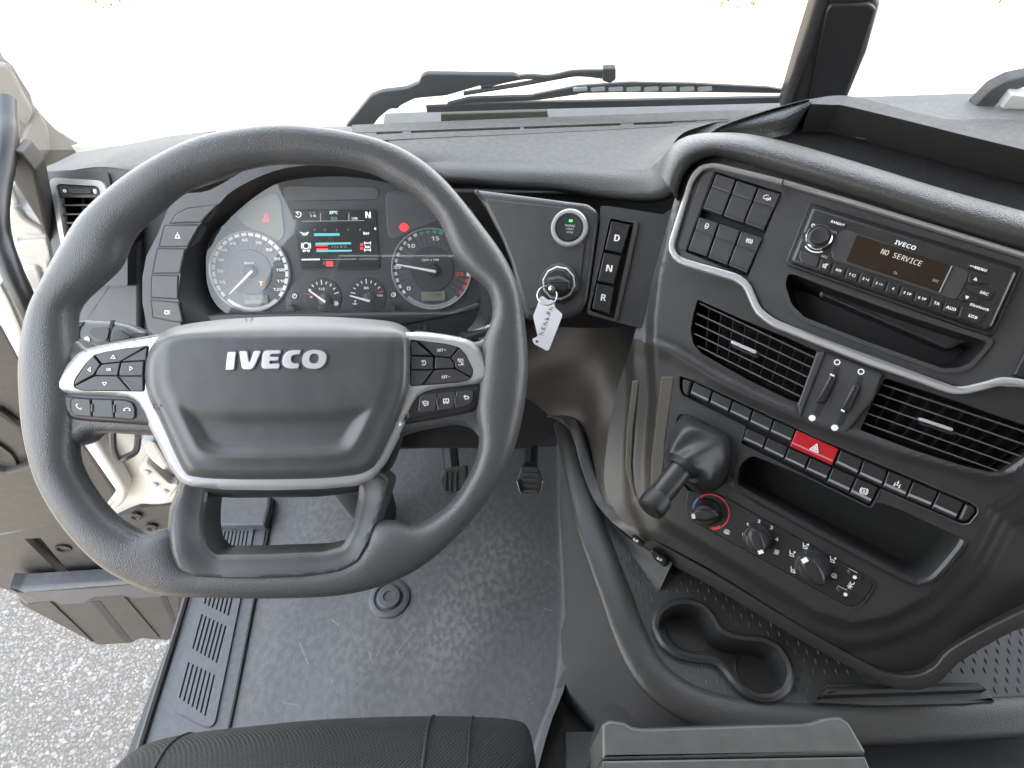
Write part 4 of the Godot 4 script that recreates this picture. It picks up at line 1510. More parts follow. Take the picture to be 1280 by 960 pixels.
	t = thing("drive_selector", "column of three black drive keys marked D, N and R", "gear selector", on(IG, Vector2(760, 390)))
	s = Shape.new()
	var rec := soft(w("C3", [868, 312, 990, 338, 884, 848, 756, 802]), 2)
	plate(s, IG, soft(w("C3", [812, 245, 850, 245, 1150, 290, 1222, 232, 1260, 250, 1032, 898, 860, 856, 742, 822, 812, 340]), 3), [rec], -.004, .03, .014, 5)
	part("surround", s, M.grey, t)
	s = Shape.new()
	slab(s, IG, rec, -.014, .004)
	part("recess", s, M.deep, t)
	s = Shape.new()
	var ring := soft(w("C3", [845, 296, 870, 294, 1005, 325, 1015, 345, 905, 850, 885, 862, 750, 815, 742, 795]), 3)
	plate(s, IG, ring, [soft(w("C3", [866, 310, 992, 337, 886, 850, 754, 803]), 2)], -.001, .004, .004, 5)
	part("raised_border", s, M.grey, t)
	var quads := [[872, 326, 972, 346, 928, 498, 836, 479], [832, 492, 924, 511, 884, 664, 797, 646], [793, 658, 886, 678, 862, 822, 768, 795]]
	for k in 3:
		s = Shape.new()
		slab(s, IG, soft(w("C3", quads[k]), 1.2), .0, .012, .0015)
		var kk := part("selector_key", s, M.dark, t)
		var q := w("C3", quads[k])
		var cc := (q[0] + q[1] + q[2] + q[3]) / 4
		word("letter", ["D", "N", "R"][k], IG, cc + [Vector2(-.5, 1), Vector2(0, 0), Vector2(0, -1)][k], 8.2, Vector2(1, .13), .0002, M.print, kk, 1.1, .0003)
		if k != 1:
			s = Shape.new()
			var dd := -1.0 if k == 0 else 1.0
			var arc := PackedVector2Array()
			for j in 9: arc.append(cc + Vector2((j - 4) * 2.0 - dd * .5, dd * (12.5 - pow((j - 4) * .75, 2) * .9)))
			slab(s, IG, band(arc, .45), .0006, .0008)
			part("finger_ridge", s, M.grey, kk)

# ---------- centre console ----------
var module_edge: PackedVector2Array
func console() -> void:
	var t := thing("centre_console", "curved dark centre console wrapping towards the driver", "console", on(CA, Vector2(1100, 840), -.05))
	var s := Shape.new()
	var core := w("P", [862, 215, 905, 195, 1300, 310, 1300, 590, 1239, 633, 1207, 694, 1160, 745, 1110, 770, 1065, 778, 1020, 764, 833, 650, 817, 620, 816, 577, 822, 500, 818, 440, 818, 400, 824, 345, 846, 250])
	module_edge = soft(w("P", [866, 225, 885, 209, 980, 233, 1302, 333, 1302, 474, 1253, 474, 1203, 484, 1142, 464, 1089, 447, 1036, 426, 971, 399, 953, 384, 939, 353, 924, 341, 852, 322, 843, 308]), 6)
	var vl := soft(w("A3", [158, 70, 400, 178, 560, 245, 700, 300, 892, 388, 880, 440, 782, 706, 740, 697, 480, 572, 300, 472, 180, 402, 128, 340, 113, 260, 130, 160]), 2)
	var vr := soft(w("A4", [425, 158, 640, 228, 860, 300, 1060, 372, 1400, 490, 1400, 560, 1220, 690, 1150, 738, 1080, 744, 900, 700, 600, 605, 270, 480, 335, 335]), 3)
	var row := soft(w("P", [849, 469, 866, 474.5, 1020, 546, 1214, 628, 1222, 634, 1223, 641, 1212, 655, 1203, 656, 1101, 612, 1090, 633, 1086, 634, 925, 555, 932, 534, 853, 495, 849, 487]), 2)
	var boot := soft(w("B6", [310, 345, 318, 292, 345, 272, 385, 278, 600, 385, 640, 420, 655, 470, 650, 560, 600, 700, 470, 775, 400, 755, 310, 640, 270, 560, 260, 470]), 5)
	var bin := soft(w("C6", [396, 78, 415, 40, 445, 22, 700, 128, 790, 172, 840, 168, 900, 190, 1085, 275, 1075, 305, 1005, 388, 965, 408, 925, 402, 430, 140, 388, 112]), 6)
	var outl := smooth(w("P", [852, 225, 870, 203, 910, 194, 980, 214, 1072, 243, 1179, 278, 1310, 315, 1310, 560, 1310, 760, 1225, 795, 1188, 822, 1150, 845, 1105, 838, 1044, 806, 979, 768, 894, 715, 833, 682, 785, 657, 759, 620, 756, 577, 768, 500, 791, 425, 815, 340]), 4)
	# soft creases of the moulding below the vents
	var creases := [w("A3", [-330, 270, 10, 402, 250, 548, 500, 672, 760, 782, 930, 850, 1100, 908, 1386, 1006, 1786, 1116, 1976, 1159, 2096, 1139, 2216, 1044])]
	var hgt := func(q: Vector2):
		var d: float = -edge_gap(q, core)
		var h := .0
		if d > 0: h -= .0011 * minf(d, 11.0) + .0002 * clampf(d - 11.0, 0, 15) + .0011 * clampf(d - 26.0, 0, 11) + .0003 * maxf(d - 37.0, 0)
		for cr in creases:
			var e := 1e9
			for j in cr.size() - 1: e = min(e, q.distance_to(Geometry2D.get_closest_point_to_segment(q, cr[j], cr[j + 1])))
			h += .006 * exp(-pow(e / 8.0, 2.0))
		return h
	skin(s, CA, outl, [module_edge, vl, vr, row, boot, bin], hgt, 4.5, .07, .012)
	part("fascia", s, M.taupe_dark, t, 35)
	s = Shape.new()
	tub(s, CA, bin, .0, .055, .004)
	part("lower_bin", s, stuff(.016, .016, .015, .85, "coarse", 20.0, .8), t)
	s = Shape.new()   # rolled front edge of the bin
	var path := []
	for q in smooth(w("C6", [372, 85, 385, 112, 430, 142, 700, 290, 920, 404, 962, 412, 1006, 392, 1078, 308, 1092, 282]), 4, false): path.append(on(CA, q, .001))
	tube(s, path, .0042, 8)
	part("bin_lip", s, M.dark, t)
	s = Shape.new()
	slab(s, CA, soft(w("C6", [375, 118, 392, 60, 402, 75, 398, 110, 420, 140, 400, 142]), 2), .006, .01, .003)
	part("bin_corner", s, M.dark, t)
	# fold below the vents, and rounded edge of the key row
	s = Shape.new()
	slab(s, CA, row, -.010, .004)
	part("key_bed", s, M.deep, t)
	s = Shape.new()
	path = []
	for q in row: path.append(on(CA, q, .0003))
	tube(s, path, .0009, 6, true)
	part("key_row_border", s, M.grey, t)
	# side of the console towards the driver
	s = Shape.new()
	var side := rows_at([
		[640, 400, .82, 690, 408, .775, 745, 410, .735],
		[645, 455, .84, 700, 450, .79, 755, 440, .75],
		[648, 490, .87, 712, 485, .82, 750, 490, .77],
		[650, 512, .90, 725, 520, .84, 748, 540, .79],
		[690, 514, .89, 733, 560, .835, 748, 580, .785],
		[709, 520, .87, 741, 598, .81, 752, 616, .775],
		[722, 545, .85, 748, 620, .79, 766, 648, .75]])
	var inner := w("P", [806, 408, 800, 430, 786, 485, 776, 530, 770, 572, 770, 615, 792, 660])
	for k in 7: side[k].append(on(CA, inner[k], -.046))
	patch(s, side, 6, 6)
	part("driver_side", s, M.taupe, t, 60)
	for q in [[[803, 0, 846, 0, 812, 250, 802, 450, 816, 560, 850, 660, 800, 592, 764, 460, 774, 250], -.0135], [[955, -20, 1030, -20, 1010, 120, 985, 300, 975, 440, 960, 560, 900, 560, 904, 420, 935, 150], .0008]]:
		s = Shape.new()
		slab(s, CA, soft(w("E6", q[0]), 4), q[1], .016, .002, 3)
		part("flank_light_band", s, M.flank_lit, t)  # pale bands paint the light from the door on the angled faces
	# moulded rubber lip round the foot of the console
	s = Shape.new()
	var lu := []
	var ll := []
	var lt := [[640, 509, 640, 523, .90], [675, 508, 675, 522, .89], [698, 508, 694, 522, .875], [714, 514, 705, 527, .86], [727, 536, 717, 549, .835], [739, 575, 727, 585, .81], [753, 610, 742, 624, .785], [768, 632, 758, 645, .76]]
	for q in lt:
		lu.append(far(q[0], q[1], q[4])); ll.append(far(q[2], q[3], q[4] - .004))
	var pu := w("P", [792, 655, 833, 682, 894, 716, 979, 768, 1044, 806, 1098, 836, 1124, 843, 1148, 842, 1168, 831, 1186, 811, 1240, 780, 1330, 738])
	var pw := w("P", [786, 670, 833, 702, 894, 735, 979, 787, 1044, 824, 1100, 852, 1126, 861, 1151, 861, 1176, 851, 1197, 829, 1250, 797, 1330, 757])
	for k in pu.size():
		lu.append(on(CA, pu[k], -.030)); ll.append(on(CA, pw[k], -.034))
	var lip := [[], [], [], [], [], []]
	for k in lu.size():
		lip[0].append(lu[k] - CA.n * .012)
		lip[1].append(lu[k])
		lip[2].append(lu[k].lerp(ll[k], .25) + CA.n * .003)
		lip[3].append(lu[k].lerp(ll[k], .8) + CA.n * .003)
		lip[4].append(ll[k])
		lip[5].append(ll[k] - CA.n * .02)
	patch(s, lip, 3, 3)
	part("rubber_lip", s, M.lip, t, 50)
	# raised upper module with silver edge
	s = Shape.new()
	var pocket := soft(w("A2", [20, 436, 60, 440, 200, 495, 600, 640, 1078, 796, 1085, 815, 1060, 845, 990, 915, 930, 938, 850, 942, 450, 800, 110, 668, 40, 600, 8, 500]), 4)
	var bank := soft(w("A1", [398, 183, 838, 322, 612, 890, 200, 720]), 1)
	plate(s, CA, module_edge, [pocket, bank], .003, .012, .012, 5)
	part("upper_panel", s, M.grey, t)
	s = Shape.new()
	tub(s, CA, pocket, .003, .05, .006)
	part("pocket", s, M.black, t)
	s = Shape.new()
	plate(s, CA, soft(w("A2", [-20, 410, 60, 415, 200, 468, 600, 612, 1100, 775, 1120, 800, 1080, 850, 1010, 935, 950, 960, 840, 965, 450, 825, 100, 690, 20, 615, -25, 500]), 5), [pocket], .006, .006, .006, 5)
	part("pocket_rim", s, M.grey, t)
	s = Shape.new()
	slab(s, CA, soft(w("A2", [180, 545, 230, 530, 960, 778, 985, 795, 890, 840, 860, 838]), 2), -.020, .03, .004)
	part("pocket_step", s, M.dark, t)
	s = Shape.new()
	slab(s, CA, bank, -.010, .003)
	part("bank_bed", s, M.deep, t)
	s = Shape.new()
	slab(s, CA, soft(w("A1", [300, 215, 330, 182, 392, 180, 198, 716, 160, 700, 143, 665]), 3), .0045, .006, .0015)
	part("side_strip", s, M.grey, t)
	var trim := soft(w("P", [1316, 328.5, 1179, 286.5, 1072, 253.5, 980, 226.5, 892, 205, 874, 209, 864, 222, 838, 306, 841, 318, 851, 326, 921, 346.5, 933, 355, 947, 388, 967, 403.5, 1036, 431, 1089, 452, 1142, 470, 1188, 487, 1204, 488.5, 1225, 484, 1255, 475.5, 1280, 479, 1316, 490]), 7)
	var half := []
	s = Shape.new()
	var mid := even(trim, 160, true)
	var cut := PackedVector2Array()
	for q in mid:
		if q.x < 1312: cut.append(q)
	# the strip is narrow above and broad below
	var ordered := cut
	var lft := PackedVector2Array()
	var rgt := PackedVector2Array()
	for k in ordered.size():
		var d := (ordered[mini(k + 1, ordered.size() - 1)] - ordered[maxi(k - 1, 0)]).normalized()
		var hw := lerpf(3.1, 5.0, smoothstep(.42, .6, float(k) / ordered.size()))
		lft.append(ordered[k] + Vector2(-d.y, d.x) * hw)
		rgt.append(ordered[k] - Vector2(-d.y, d.x) * hw)
	rgt.reverse()
	lft.append_array(rgt)
	slab(s, CA, lft, .010, .012, .0022, 3)
	part("silver_trim", s, M.satin, t, 50)
	s = Shape.new()
	slab(s, CA, w("A1", [838, 250, 848, 232, 852, 232, 842, 330, 834, 330]), .0104, .002)
	part("trim_joint", s, M.deep, t)

	# padded hood above the console
	t = thing("console_hood", "black grained padded roll along the top of the centre console", "padding", on(CA, Vector2(1000, 230)))
	s = Shape.new()
	var low := smooth(w("P", [846, 250, 850, 232, 860, 211, 876, 200, 905, 196, 978, 218, 1072, 247, 1179, 282, 1320, 323]), 5, false)
	var up := smooth(w("P", [822, 212, 834, 188, 850, 174, 874, 167, 925, 166, 985, 178, 1072, 203, 1179, 236, 1320, 275]), 5, false)
	low = even(low, 46)
	up = even(up, 46)
	var g := []
	for q in [[-.02, -.02], [0.0, .004], [.14, .016], [.35, .023], [.6, .022], [.82, .014], [.97, .0], [1.0, -.014], [1.0, -.04]]:
		var r := []
		for k in 46: r.append(on(CA, low[k].lerp(up[k], q[0]), q[1]))
		g.append(r)
	patch(s, g, 3, 1)
	part("padding", s, M.roll, t, 60)
	# storage tray behind the roll
	t = thing("storage_tray", "open dark storage tray on top of the centre console", "tray", hy(1150, 230, .70))
	s = Shape.new()
	var fl := level(.737)
	slab(s, fl, w("P", [925, 182, 985, 168, 1012, 152, 1060, 150, 1143, 170, 1210, 187, 1330, 216, 1330, 292, 1179, 250, 1072, 216, 985, 190]), 0, .01)
	part("tray_floor", s, M.traybed, t)
	s = Shape.new()
	var ti := [[1014, 130], [1040, 131], [1060, 133], [1143, 153], [1210, 170], [1330, 199]]
	var to := [[1012, 124], [1043, 119.5], [1074, 122], [1143, 140], [1212, 157], [1330, 185]]
	var back := Vector3(.595, 0, -.80)
	g = [[], [], [], [], []]
	for k in 6:
		var a := hy(ti[k][0], ti[k][1], .768)
		var b := hy(to[k][0], to[k][1], .768)
		g[0].append(a + Vector3(0, -.034, 0))
		g[1].append(a + Vector3(0, -.004, 0) - back * .001)
		g[2].append(a)
		g[3].append(b)
		g[4].append(b + back * .02 + Vector3(0, -.10, 0))
	patch(s, [g[0], g[1], g[2]], 1, 4)
	part("rear_wall", s, M.traywall, t, 30)
	s = Shape.new()
	patch(s, [g[2], g[3], g[4]], 1, 4)
	part("rear_rim", s, M.top, t, 30)  # paler than the wall: outside reflection painted into the rim colour
	s = Shape.new()
	var lo2 := [[884, 171, .735], [905, 157, .745], [964, 137, .757], [1012, 124, .768]]
	var li := [[915, 167, .738], [945, 160, .746], [980, 148, .757], [1014, 130, .768]]
	var lb := [[938, 178, .736], [965, 174, .736], [992, 164, .736], [1012, 152, .736]]
	var le := [[866, 182, .66], [893, 170, .66], [952, 152, .66], [1003, 140, .66]]
	g = [[], [], [], [], []]
	for k in 4:
		g[0].append(hy(le[k][0], le[k][1], le[k][2]))
		g[1].append(hy(lo2[k][0] - 2, lo2[k][1] + 2, lo2[k][2] - .004))
		g[2].append(hy(lo2[k][0], lo2[k][1], lo2[k][2]))
		g[3].append(hy(li[k][0], li[k][1], li[k][2]))
		g[4].append(hy(lb[k][0], lb[k][1], lb[k][2]))
	patch(s, g, 4, 4)
	part("side_wall", s, M.roll, t, 50)
	s = Shape.new()
	var cl := []
	for q in w("C4", [690, 133, 775, 143, 770, 150, 695, 140]): cl.append(hy(q.x, q.y + 12, .739))
	tube(s, cl, .0007, 5)
	part("wire_clip", s, M.steel, t)
	lever()

func lever() -> void:
	var t := thing("parking_brake_lever", "black parking brake lever sticking out of a creased leather boot", "lever", on(CA, Vector2(880, 590)))
	var s := Shape.new()
	var rings := []
	# outline of the boot at rising distances from the fascia
	var base := w("B6", [330, 300, 390, 282, 480, 325, 600, 390, 645, 440, 648, 550, 610, 690, 520, 752, 430, 752, 330, 650, 275, 560, 265, 430])
	var mid := w("B6", [335, 310, 400, 300, 480, 345, 590, 400, 618, 450, 620, 560, 580, 680, 510, 735, 430, 738, 340, 655, 258, 540, 250, 450])
	var high := w("B6", [300, 390, 370, 350, 450, 380, 530, 440, 555, 500, 555, 590, 520, 680, 470, 715, 420, 715, 345, 650, 262, 560, 245, 470])
	var neck := w("B6", [262, 520, 300, 490, 350, 490, 400, 510, 440, 545, 455, 590, 440, 650, 420, 690, 390, 690, 345, 655, 290, 610, 255, 580])
	var tip := w("B6", [275, 565, 300, 550, 335, 550, 365, 565, 385, 590, 390, 620, 382, 645, 370, 655, 350, 645, 320, 625, 290, 605, 270, 590])
	var hs := [-.012, .022, .042, .058, .066]
	var k := 0
	var rng := RandomNumberGenerator.new()
	rng.seed = 12
	for q in [base, mid, high, neck, tip]:
		var sm := even(smooth(q, 5), 60, true)
		var o := []
		for j in 60: o.append(on(CA, sm[j], hs[k] + (.0014 * sin(j * .55 + k * 1.9) + .0022 * sin(j * .27 + k * 3) if k in [1, 2, 3] else 0.0)))
		o.append(o[0])
		rings.append(o)
		k += 1
	patch(s, rings, 7, 1)
	part("boot", s, stuff(.024, .0245, .025, .42, "hide", 14.0, .25), t, 60)
	s = Shape.new()
	var a := on(CA, w1("B6", 345, 600), .062)
	var b := on(CA, w1("B6", 215, 770), .080)
	var c := on(CA, w1("B6", 150, 855), .092)
	tube(s, [a, a.lerp(b, .5), b], [.0125, .0125, .0120], 20)
	part("shaft", s, M.dark, t, 50)
	s = Shape.new()
	tube(s, [b, b.lerp(c, .06), b.lerp(c, .12), b.lerp(c, .7), b.lerp(c, .92), c], [.0122, .0142, .0145, .0150, .0138, .0105], 22)
	part("grip_cap", s, M.black, t, 45)
	s = Shape.new()
	tube(s, [a.lerp(b, -.12), a.lerp(b, -.02), a.lerp(b, .05)], [.019, .0165, .0155], 20, false, 1.0, false)
	part("boot_collar", s, M.black, t, 50)

func lerp4(q: PackedVector2Array, x: float, y: float) -> Vector2:   # place in a four-cornered outline TL TR BR BL
	return q[0].lerp(q[1], x).lerp(q[3].lerp(q[2], x), y)
func sub4(q: PackedVector2Array, x0: float, y0: float, x1: float, y1: float) -> PackedVector2Array:
	return PackedVector2Array([lerp4(q, x0, y0), lerp4(q, x1, y0), lerp4(q, x1, y1), lerp4(q, x0, y1)])

func console_keys() -> void:
	# upper bank of six rocker switches
	var t := thing("rocker_switch_bank", "block of six dark grey rocker switches in two rows within the silver frame", "switches", on(CA, Vector2(890, 330)))
	var bank := [[404, 198, 531, 239, 438, 481, 310, 436], [540, 243, 677, 288, 580, 531, 447, 487], [686, 293, 832, 332, 716, 581, 587, 533], [290, 487, 416, 527, 336, 757, 211, 714], [425, 531, 561, 577, 472, 814, 344, 764], [569, 581, 711, 626, 605, 866, 480, 815]]
	var s: Shape
	for k in 6:
		var q := w("A1", bank[k])
		s = Shape.new()
		slab(s, CA, soft(sub4(q, 0, 0, 1, .36), .8), .006, .014, .0012)
		var key := part("rocker_switch", s, M.key, t)
		s = Shape.new()
		slab(s, CA, soft(sub4(q, 0, .37, 1, .97), .8), .005, .014, .0012)
		part("lower_half", s, M.key, key)
		s = Shape.new()
		slab(s, CA, sub4(q, .01, .34, .99, .44), .0056, .008, .0008)
		part("groove", s, M.dark, key)
		s = Shape.new()
		slab(s, CA, sub4(q, .02, .88, .98, .94), .0056, .002, .0006)
		part("groove", s, M.dark, key)
		var tn := deg_to_rad(17)
		var ic := lerp4(q, .5, .18)
		if k == 2: icon(CA, ic, 3.4, tn, [[-1.2, .6, -1.2, -.4, -.2, -.9, .3, -.9], [-1.2, .6, -.4, .6], ring_strokes(.4, 0, TAU, 8, .2, .6), [.8, -.2, 1.4, -.2, 1.4, .6, .8, .6, .8, -.2]], .0064, .75, M.print, key)
		if k == 3: icon(CA, ic, 3.2, tn, [[-.4, -1, .5, -1, .6, 0, .2, .9, -.5, .9, -.7, .1, -.4, -1], [-.6, .1, .6, 0]], .0064, .75, M.print, key)
		if k == 5:
			icon(CA, ic, 3.2, tn, [ring_strokes(.7), ring_strokes(1.2, -.8, .8, 6), ring_strokes(1.2, 2.3, 3.9, 6), [-.35, 0, .35, 0]], .0064, .75, M.print, key)
			icon(CA, lerp4(q, .5, .66), 2.2, tn, [[-.8, .2, 0, -.3, .8, .2]], .0054, .6, M.ink, key)
	# long row of keys under the vents
	t = thing("key_row", "two staggered rows of black keys with pale bars under the console vents", "switches", on(CA, Vector2(1000, 600)))
	var rowk := {"A5": [[160, 104, 291, 166, 262, 255, 130, 192], [301, 172, 437, 236, 405, 326, 272, 258], [446, 241, 584, 304, 553, 396, 415, 328], [593, 310, 737, 376, 703, 471, 561, 402], [746, 382, 895, 447, 862, 544, 711, 472], [546, 440, 690, 503, 655, 592, 512, 527], [699, 508, 843, 575, 806, 668, 662, 597], [852, 583, 998, 648, 958, 742, 812, 673], [1007, 655, 1163, 722, 1117, 817, 968, 747]],
		"A6": [[180, 250, 338, 321, 298, 432, 138, 352], [349, 326, 518, 396, 475, 514, 308, 438], [529, 401, 698, 470, 646, 592, 484, 520], [710, 478, 887, 550, 830, 668, 656, 596], [898, 555, 1074, 632, 1014, 752, 840, 674], [124, 376, 285, 446, 236, 562, 78, 486], [296, 451, 454, 521, 390, 642, 244, 568]]}
	var n := 0
	for kk in rowk:
		for a in rowk[kk]:
			var q := w(kk, a)
			s = Shape.new()
			slab(s, CA, soft(q, .8), .0015, .010, .0010)
			var key := part("key", s, M.rowkey, t)
			s = Shape.new()
			slab(s, CA, sub4(q, .03, .70, .97, .84), .0022, .001, .0003)
			part("bar", s, M.keybar, key)
			if n == 11: icon(CA, lerp4(q, .52, .5), 3.4, deg_to_rad(22), [[-1, .9, -1, -.3], [1, .9, 1, -.3], [-1, .3, 1, .3], [0, -1.3, 0, .3], [-.4, -.6, .4, -.6], [-1.3, .9, -.7, .9], [.7, .9, 1.3, .9]], .0024, .8, M.print, key)
			if n == 15:
				icon(CA, lerp4(q, .52, .5), 4.6, deg_to_rad(15), [ring_strokes(.75), ring_strokes(1.1, -.9, .9, 6), ring_strokes(1.1, 2.2, 4.0, 6), [-.2, -.3, .2, -.1, -.2, .15, .2, .35]], .0024, .9, M.print, key)
			n += 1
	for a in [["A5", [78, 72, 150, 100, 122, 212, 92, 200, 72, 165, 68, 120]], ["A6", [1086, 636, 1140, 652, 1166, 680, 1160, 712, 1110, 770, 1080, 775, 1026, 756]]]:
		s = Shape.new()
		slab(s, CA, soft(w(a[0], a[1]), 3), .001, .010, .003, 3)
		part("end_cap", s, M.rowkey, t)
	t = thing("hazard_switch", "red double-width hazard switch with white warning triangle", "switch", on(CA, Vector2(1018, 575)))
	var q := w("A5", [906, 452, 1213, 591, 1163, 709, 857, 571])
	s = Shape.new()
	slab(s, CA, soft(q, .8), .002, .010, .0010)
	part("key", s, M.red, t)
	s = Shape.new()
	slab(s, CA, sub4(q, .02, .70, .98, .80), .0028, .001, .0003)
	part("bar", s, stuff(.62, .16, .18, .3), t)
	icon(CA, lerp4(q, .52, .46), 5.0, deg_to_rad(22), [[0, -.9, 1.1, .9, -1.1, .9, 0, -.9, .2, -.7], [0, -.2, .45, .5, -.45, .5, 0, -.2]], .0030, 1.2, M.print, t)

# ---------- radio, vents, climate panel ----------
func radio() -> void:
	var t := thing("car_radio", "black radio with brown display reading no service", "radio", on(CA, Vector2(1110, 390)))
	var s := Shape.new()
	slab(s, CA, soft(w("A2", [128, 62, 150, 58, 1262, 395, 1272, 420, 1120, 762, 1090, 772, 20, 390, 8, 365]), 3), .006, .006, .002)
	part("mounting_frame", s, M.black, t)
	s = Shape.new()
	slab(s, CA, soft(w("A2", [150, 82, 170, 78, 1225, 405, 1245, 430, 1110, 722, 1080, 735, 45, 378, 34, 362]), 3), .016, .012, .004, 3)
	var fp := part("faceplate", s, M.dark, t)
	var H := .016
	s = Shape.new()
	slab(s, CA, soft(w("A2", [250, 290, 285, 225, 330, 200, 980, 420, 985, 450, 950, 520, 925, 570, 900, 572, 270, 362, 255, 340]), 5), H + .001, .002, .0006)
	part("display_surround", s, M.grey, fp)
	s = Shape.new()
	slab(s, CA, w("A2", [390, 228, 895, 392, 828, 532, 332, 368]), H + .0018, .002, .0004)
	var dp := part("display", s, stuff(.022, .014, .010, .2), fp)
	var X := Vector2(505, 164)
	word("display_text", "NO SERVICE", CA, w1("A2", 625, 350), 6.2, X, H + .002, M.radio_light, dp, .95, .0002, false, true)
	word("display_text", "TA", CA, w1("A2", 593, 432), 2.6, X, H + .002, M.dim_light, dp, 1, .0002, false)
	word("display_text", "SVC", CA, w1("A2", 808, 474), 2.6, X, H + .002, M.dim_light, dp, 1, .0002, false)
	s = Shape.new()
	slab(s, CA, w("A2", [893, 392, 899, 394, 832, 534, 826, 532]), H + .0022, .001)
	part("display_edge", s, M.satin, fp)
	word("maker_name", "IVECO", CA, w1("A2", 648, 284), 5.4, X, H + .0002, M.print, fp, 1.15, .0003)
	# rotary knob
	var c := on(CA, w1("A2", 186, 247), H)
	s = Shape.new()
	lathe(s, c, CA.n, [[.0125, 0], [.0122, .007], [.0112, .008], [.0108, .0072]], 40)
	var kn := part("volume_knob", s, M.chrome, fp, 25)
	s = Shape.new()
	lathe(s, c, CA.n, [[.0108, .0070], [.0090, .0076], [.0086, .0100], [.0078, .0108], [.0001, .0104]], 36)
	part("knob_cap", s, M.dark, kn, 25)
	s = arc_band(CA, c, .0136, .0148, deg_to_rad(235), deg_to_rad(310), .0006, 10)
	part("knob_mark", s, M.print, fp)
	# keys along the foot
	var foot := [[88, 312, 190, 345, 172, 402, 92, 372, 80, 345], [200, 357, 258, 376, 240, 430, 184, 410], [268, 380, 334, 402, 315, 455, 250, 434], [342, 405, 404, 426, 386, 480, 324, 458], [414, 428, 476, 449, 458, 503, 397, 482], [486, 453, 548, 474, 530, 527, 468, 507], [560, 478, 622, 499, 603, 553, 542, 531], [632, 504, 702, 526, 682, 580, 615, 556], [710, 530, 780, 553, 762, 606, 694, 583], [792, 556, 855, 577, 838, 632, 772, 610], [864, 582, 936, 606, 918, 660, 848, 636], [948, 608, 1085, 645, 1045, 700, 1025, 702, 930, 668]]
	var names := ["", "", "DIS", "1 C)", "2 >I", "3 >>", "4", "5 TP", "6 TP", "TA", "AUD", "USB"]
	for k in foot.size():
		s = Shape.new()
		slab(s, CA, grown(soft(w("A2", foot[k]), 1.2), .9), H + .0003, .002)
		part("key_gap_shade", s, M.deep, fp)  # black slab paints the shade of the gap round the key
		s = Shape.new()
		slab(s, CA, soft(w("A2", foot[k]), 1.2), H + .0014, .003, .0008)
		var key := part("radio_key", s, M.key if k == 0 else M.rowkey, fp)
		var cc := Vector2.ZERO
		for a in w("A2", foot[k]): cc += a / (foot[k].size() / 2)
		if names[k]: word("key_text", names[k], CA, cc, 3.6 if k > 8 else 3.0, X, H + .0015, M.print, key, 1.1, .0002)
		if k == 1: icon(CA, cc, 3.0, X.angle(), [[-1, -.4, -.4, -.4, .3, -1, .3, 1, -.4, .4, -1, .4, -1, -.4], [-.9, 1, 1, -1]], H + .0017, .7, M.print, key)
	for q in [[[245, 140, 336, 168, 324, 194, 238, 167], "BAND/*"], [[990, 375, 1095, 408, 1082, 438, 976, 405], "<>MENU"]]:
		s = Shape.new()
		slab(s, CA, soft(w("A2", q[0]), 1), H + .0012, .003, .0006)
		var key := part("radio_key", s, M.black, fp)
		var b := w("A2", q[0])
		word("key_text", q[1], CA, (b[0] + b[1] + b[2] + b[3]) / 4, 3.0, X, H + .0013, M.print, key, 1.1, .0002)
	for q in [[990, 432, 1015, 432, 1090, 475, 1090, 492, 990, 488, 980, 470], [975, 505, 1000, 500, 1115, 522, 1125, 535, 1095, 578, 1070, 572, 990, 525], [965, 528, 1045, 575, 1040, 592, 945, 580, 930, 560]]:
		s = Shape.new()
		slab(s, CA, grown(soft(w("A2", q), 1.5), .9), H + .0003, .002)
		part("key_gap_shade", s, M.deep, fp)  # same painted gap shade as round the foot keys
		s = Shape.new()
		slab(s, CA, soft(w("A2", q), 1.5), H + .0014, .003, .0008)
		part("radio_key", s, M.rowkey, fp)
	icon(CA, w1("A2", 1022, 464), 1.8, X.angle(), [[-1, .7, 0, -.8, 1, .7, -1, .7]], H + .0018, 1.2, M.print, fp)
	icon(CA, w1("A2", 976, 562), 1.8, X.angle(), [[-1, -.7, 0, .8, 1, -.7, -1, -.7]], H + .0018, 1.2, M.print, fp)
	word("key_text", "SRC", CA, w1("A2", 1068, 540), 3.6, X, H + .0015, M.print, fp, 1.1, .0002)
	word("key_text", "Bluetooth", CA, w1("A2", 1042, 614), 3.0, X, H + .0002, M.print, fp, 1.0, .0002)
	word("key_text", "VOL", CA, w1("A2", 268, 214), 2.4, X, H + .0002, M.dimprint, fp, 1.0, .0002)
	word("key_text", "MIC", CA, w1("A2", 216, 346), 1.8, X, H + .0002, M.dimprint, fp, 1.0, .0002)
	icon(CA, w1("A2", 156, 178), 1.8, 0, [ring_strokes(1)], H + .0004, .7, M.print, fp)
	for q in [[104, 212, 114, 215, 102, 255, 92, 252], [1142, 556, 1154, 560, 1132, 600, 1122, 596]]:
		s = Shape.new()
		slab(s, CA, w("A2", q), H + .0002, .0006)
		part("release_slot", s, M.deep, fp)

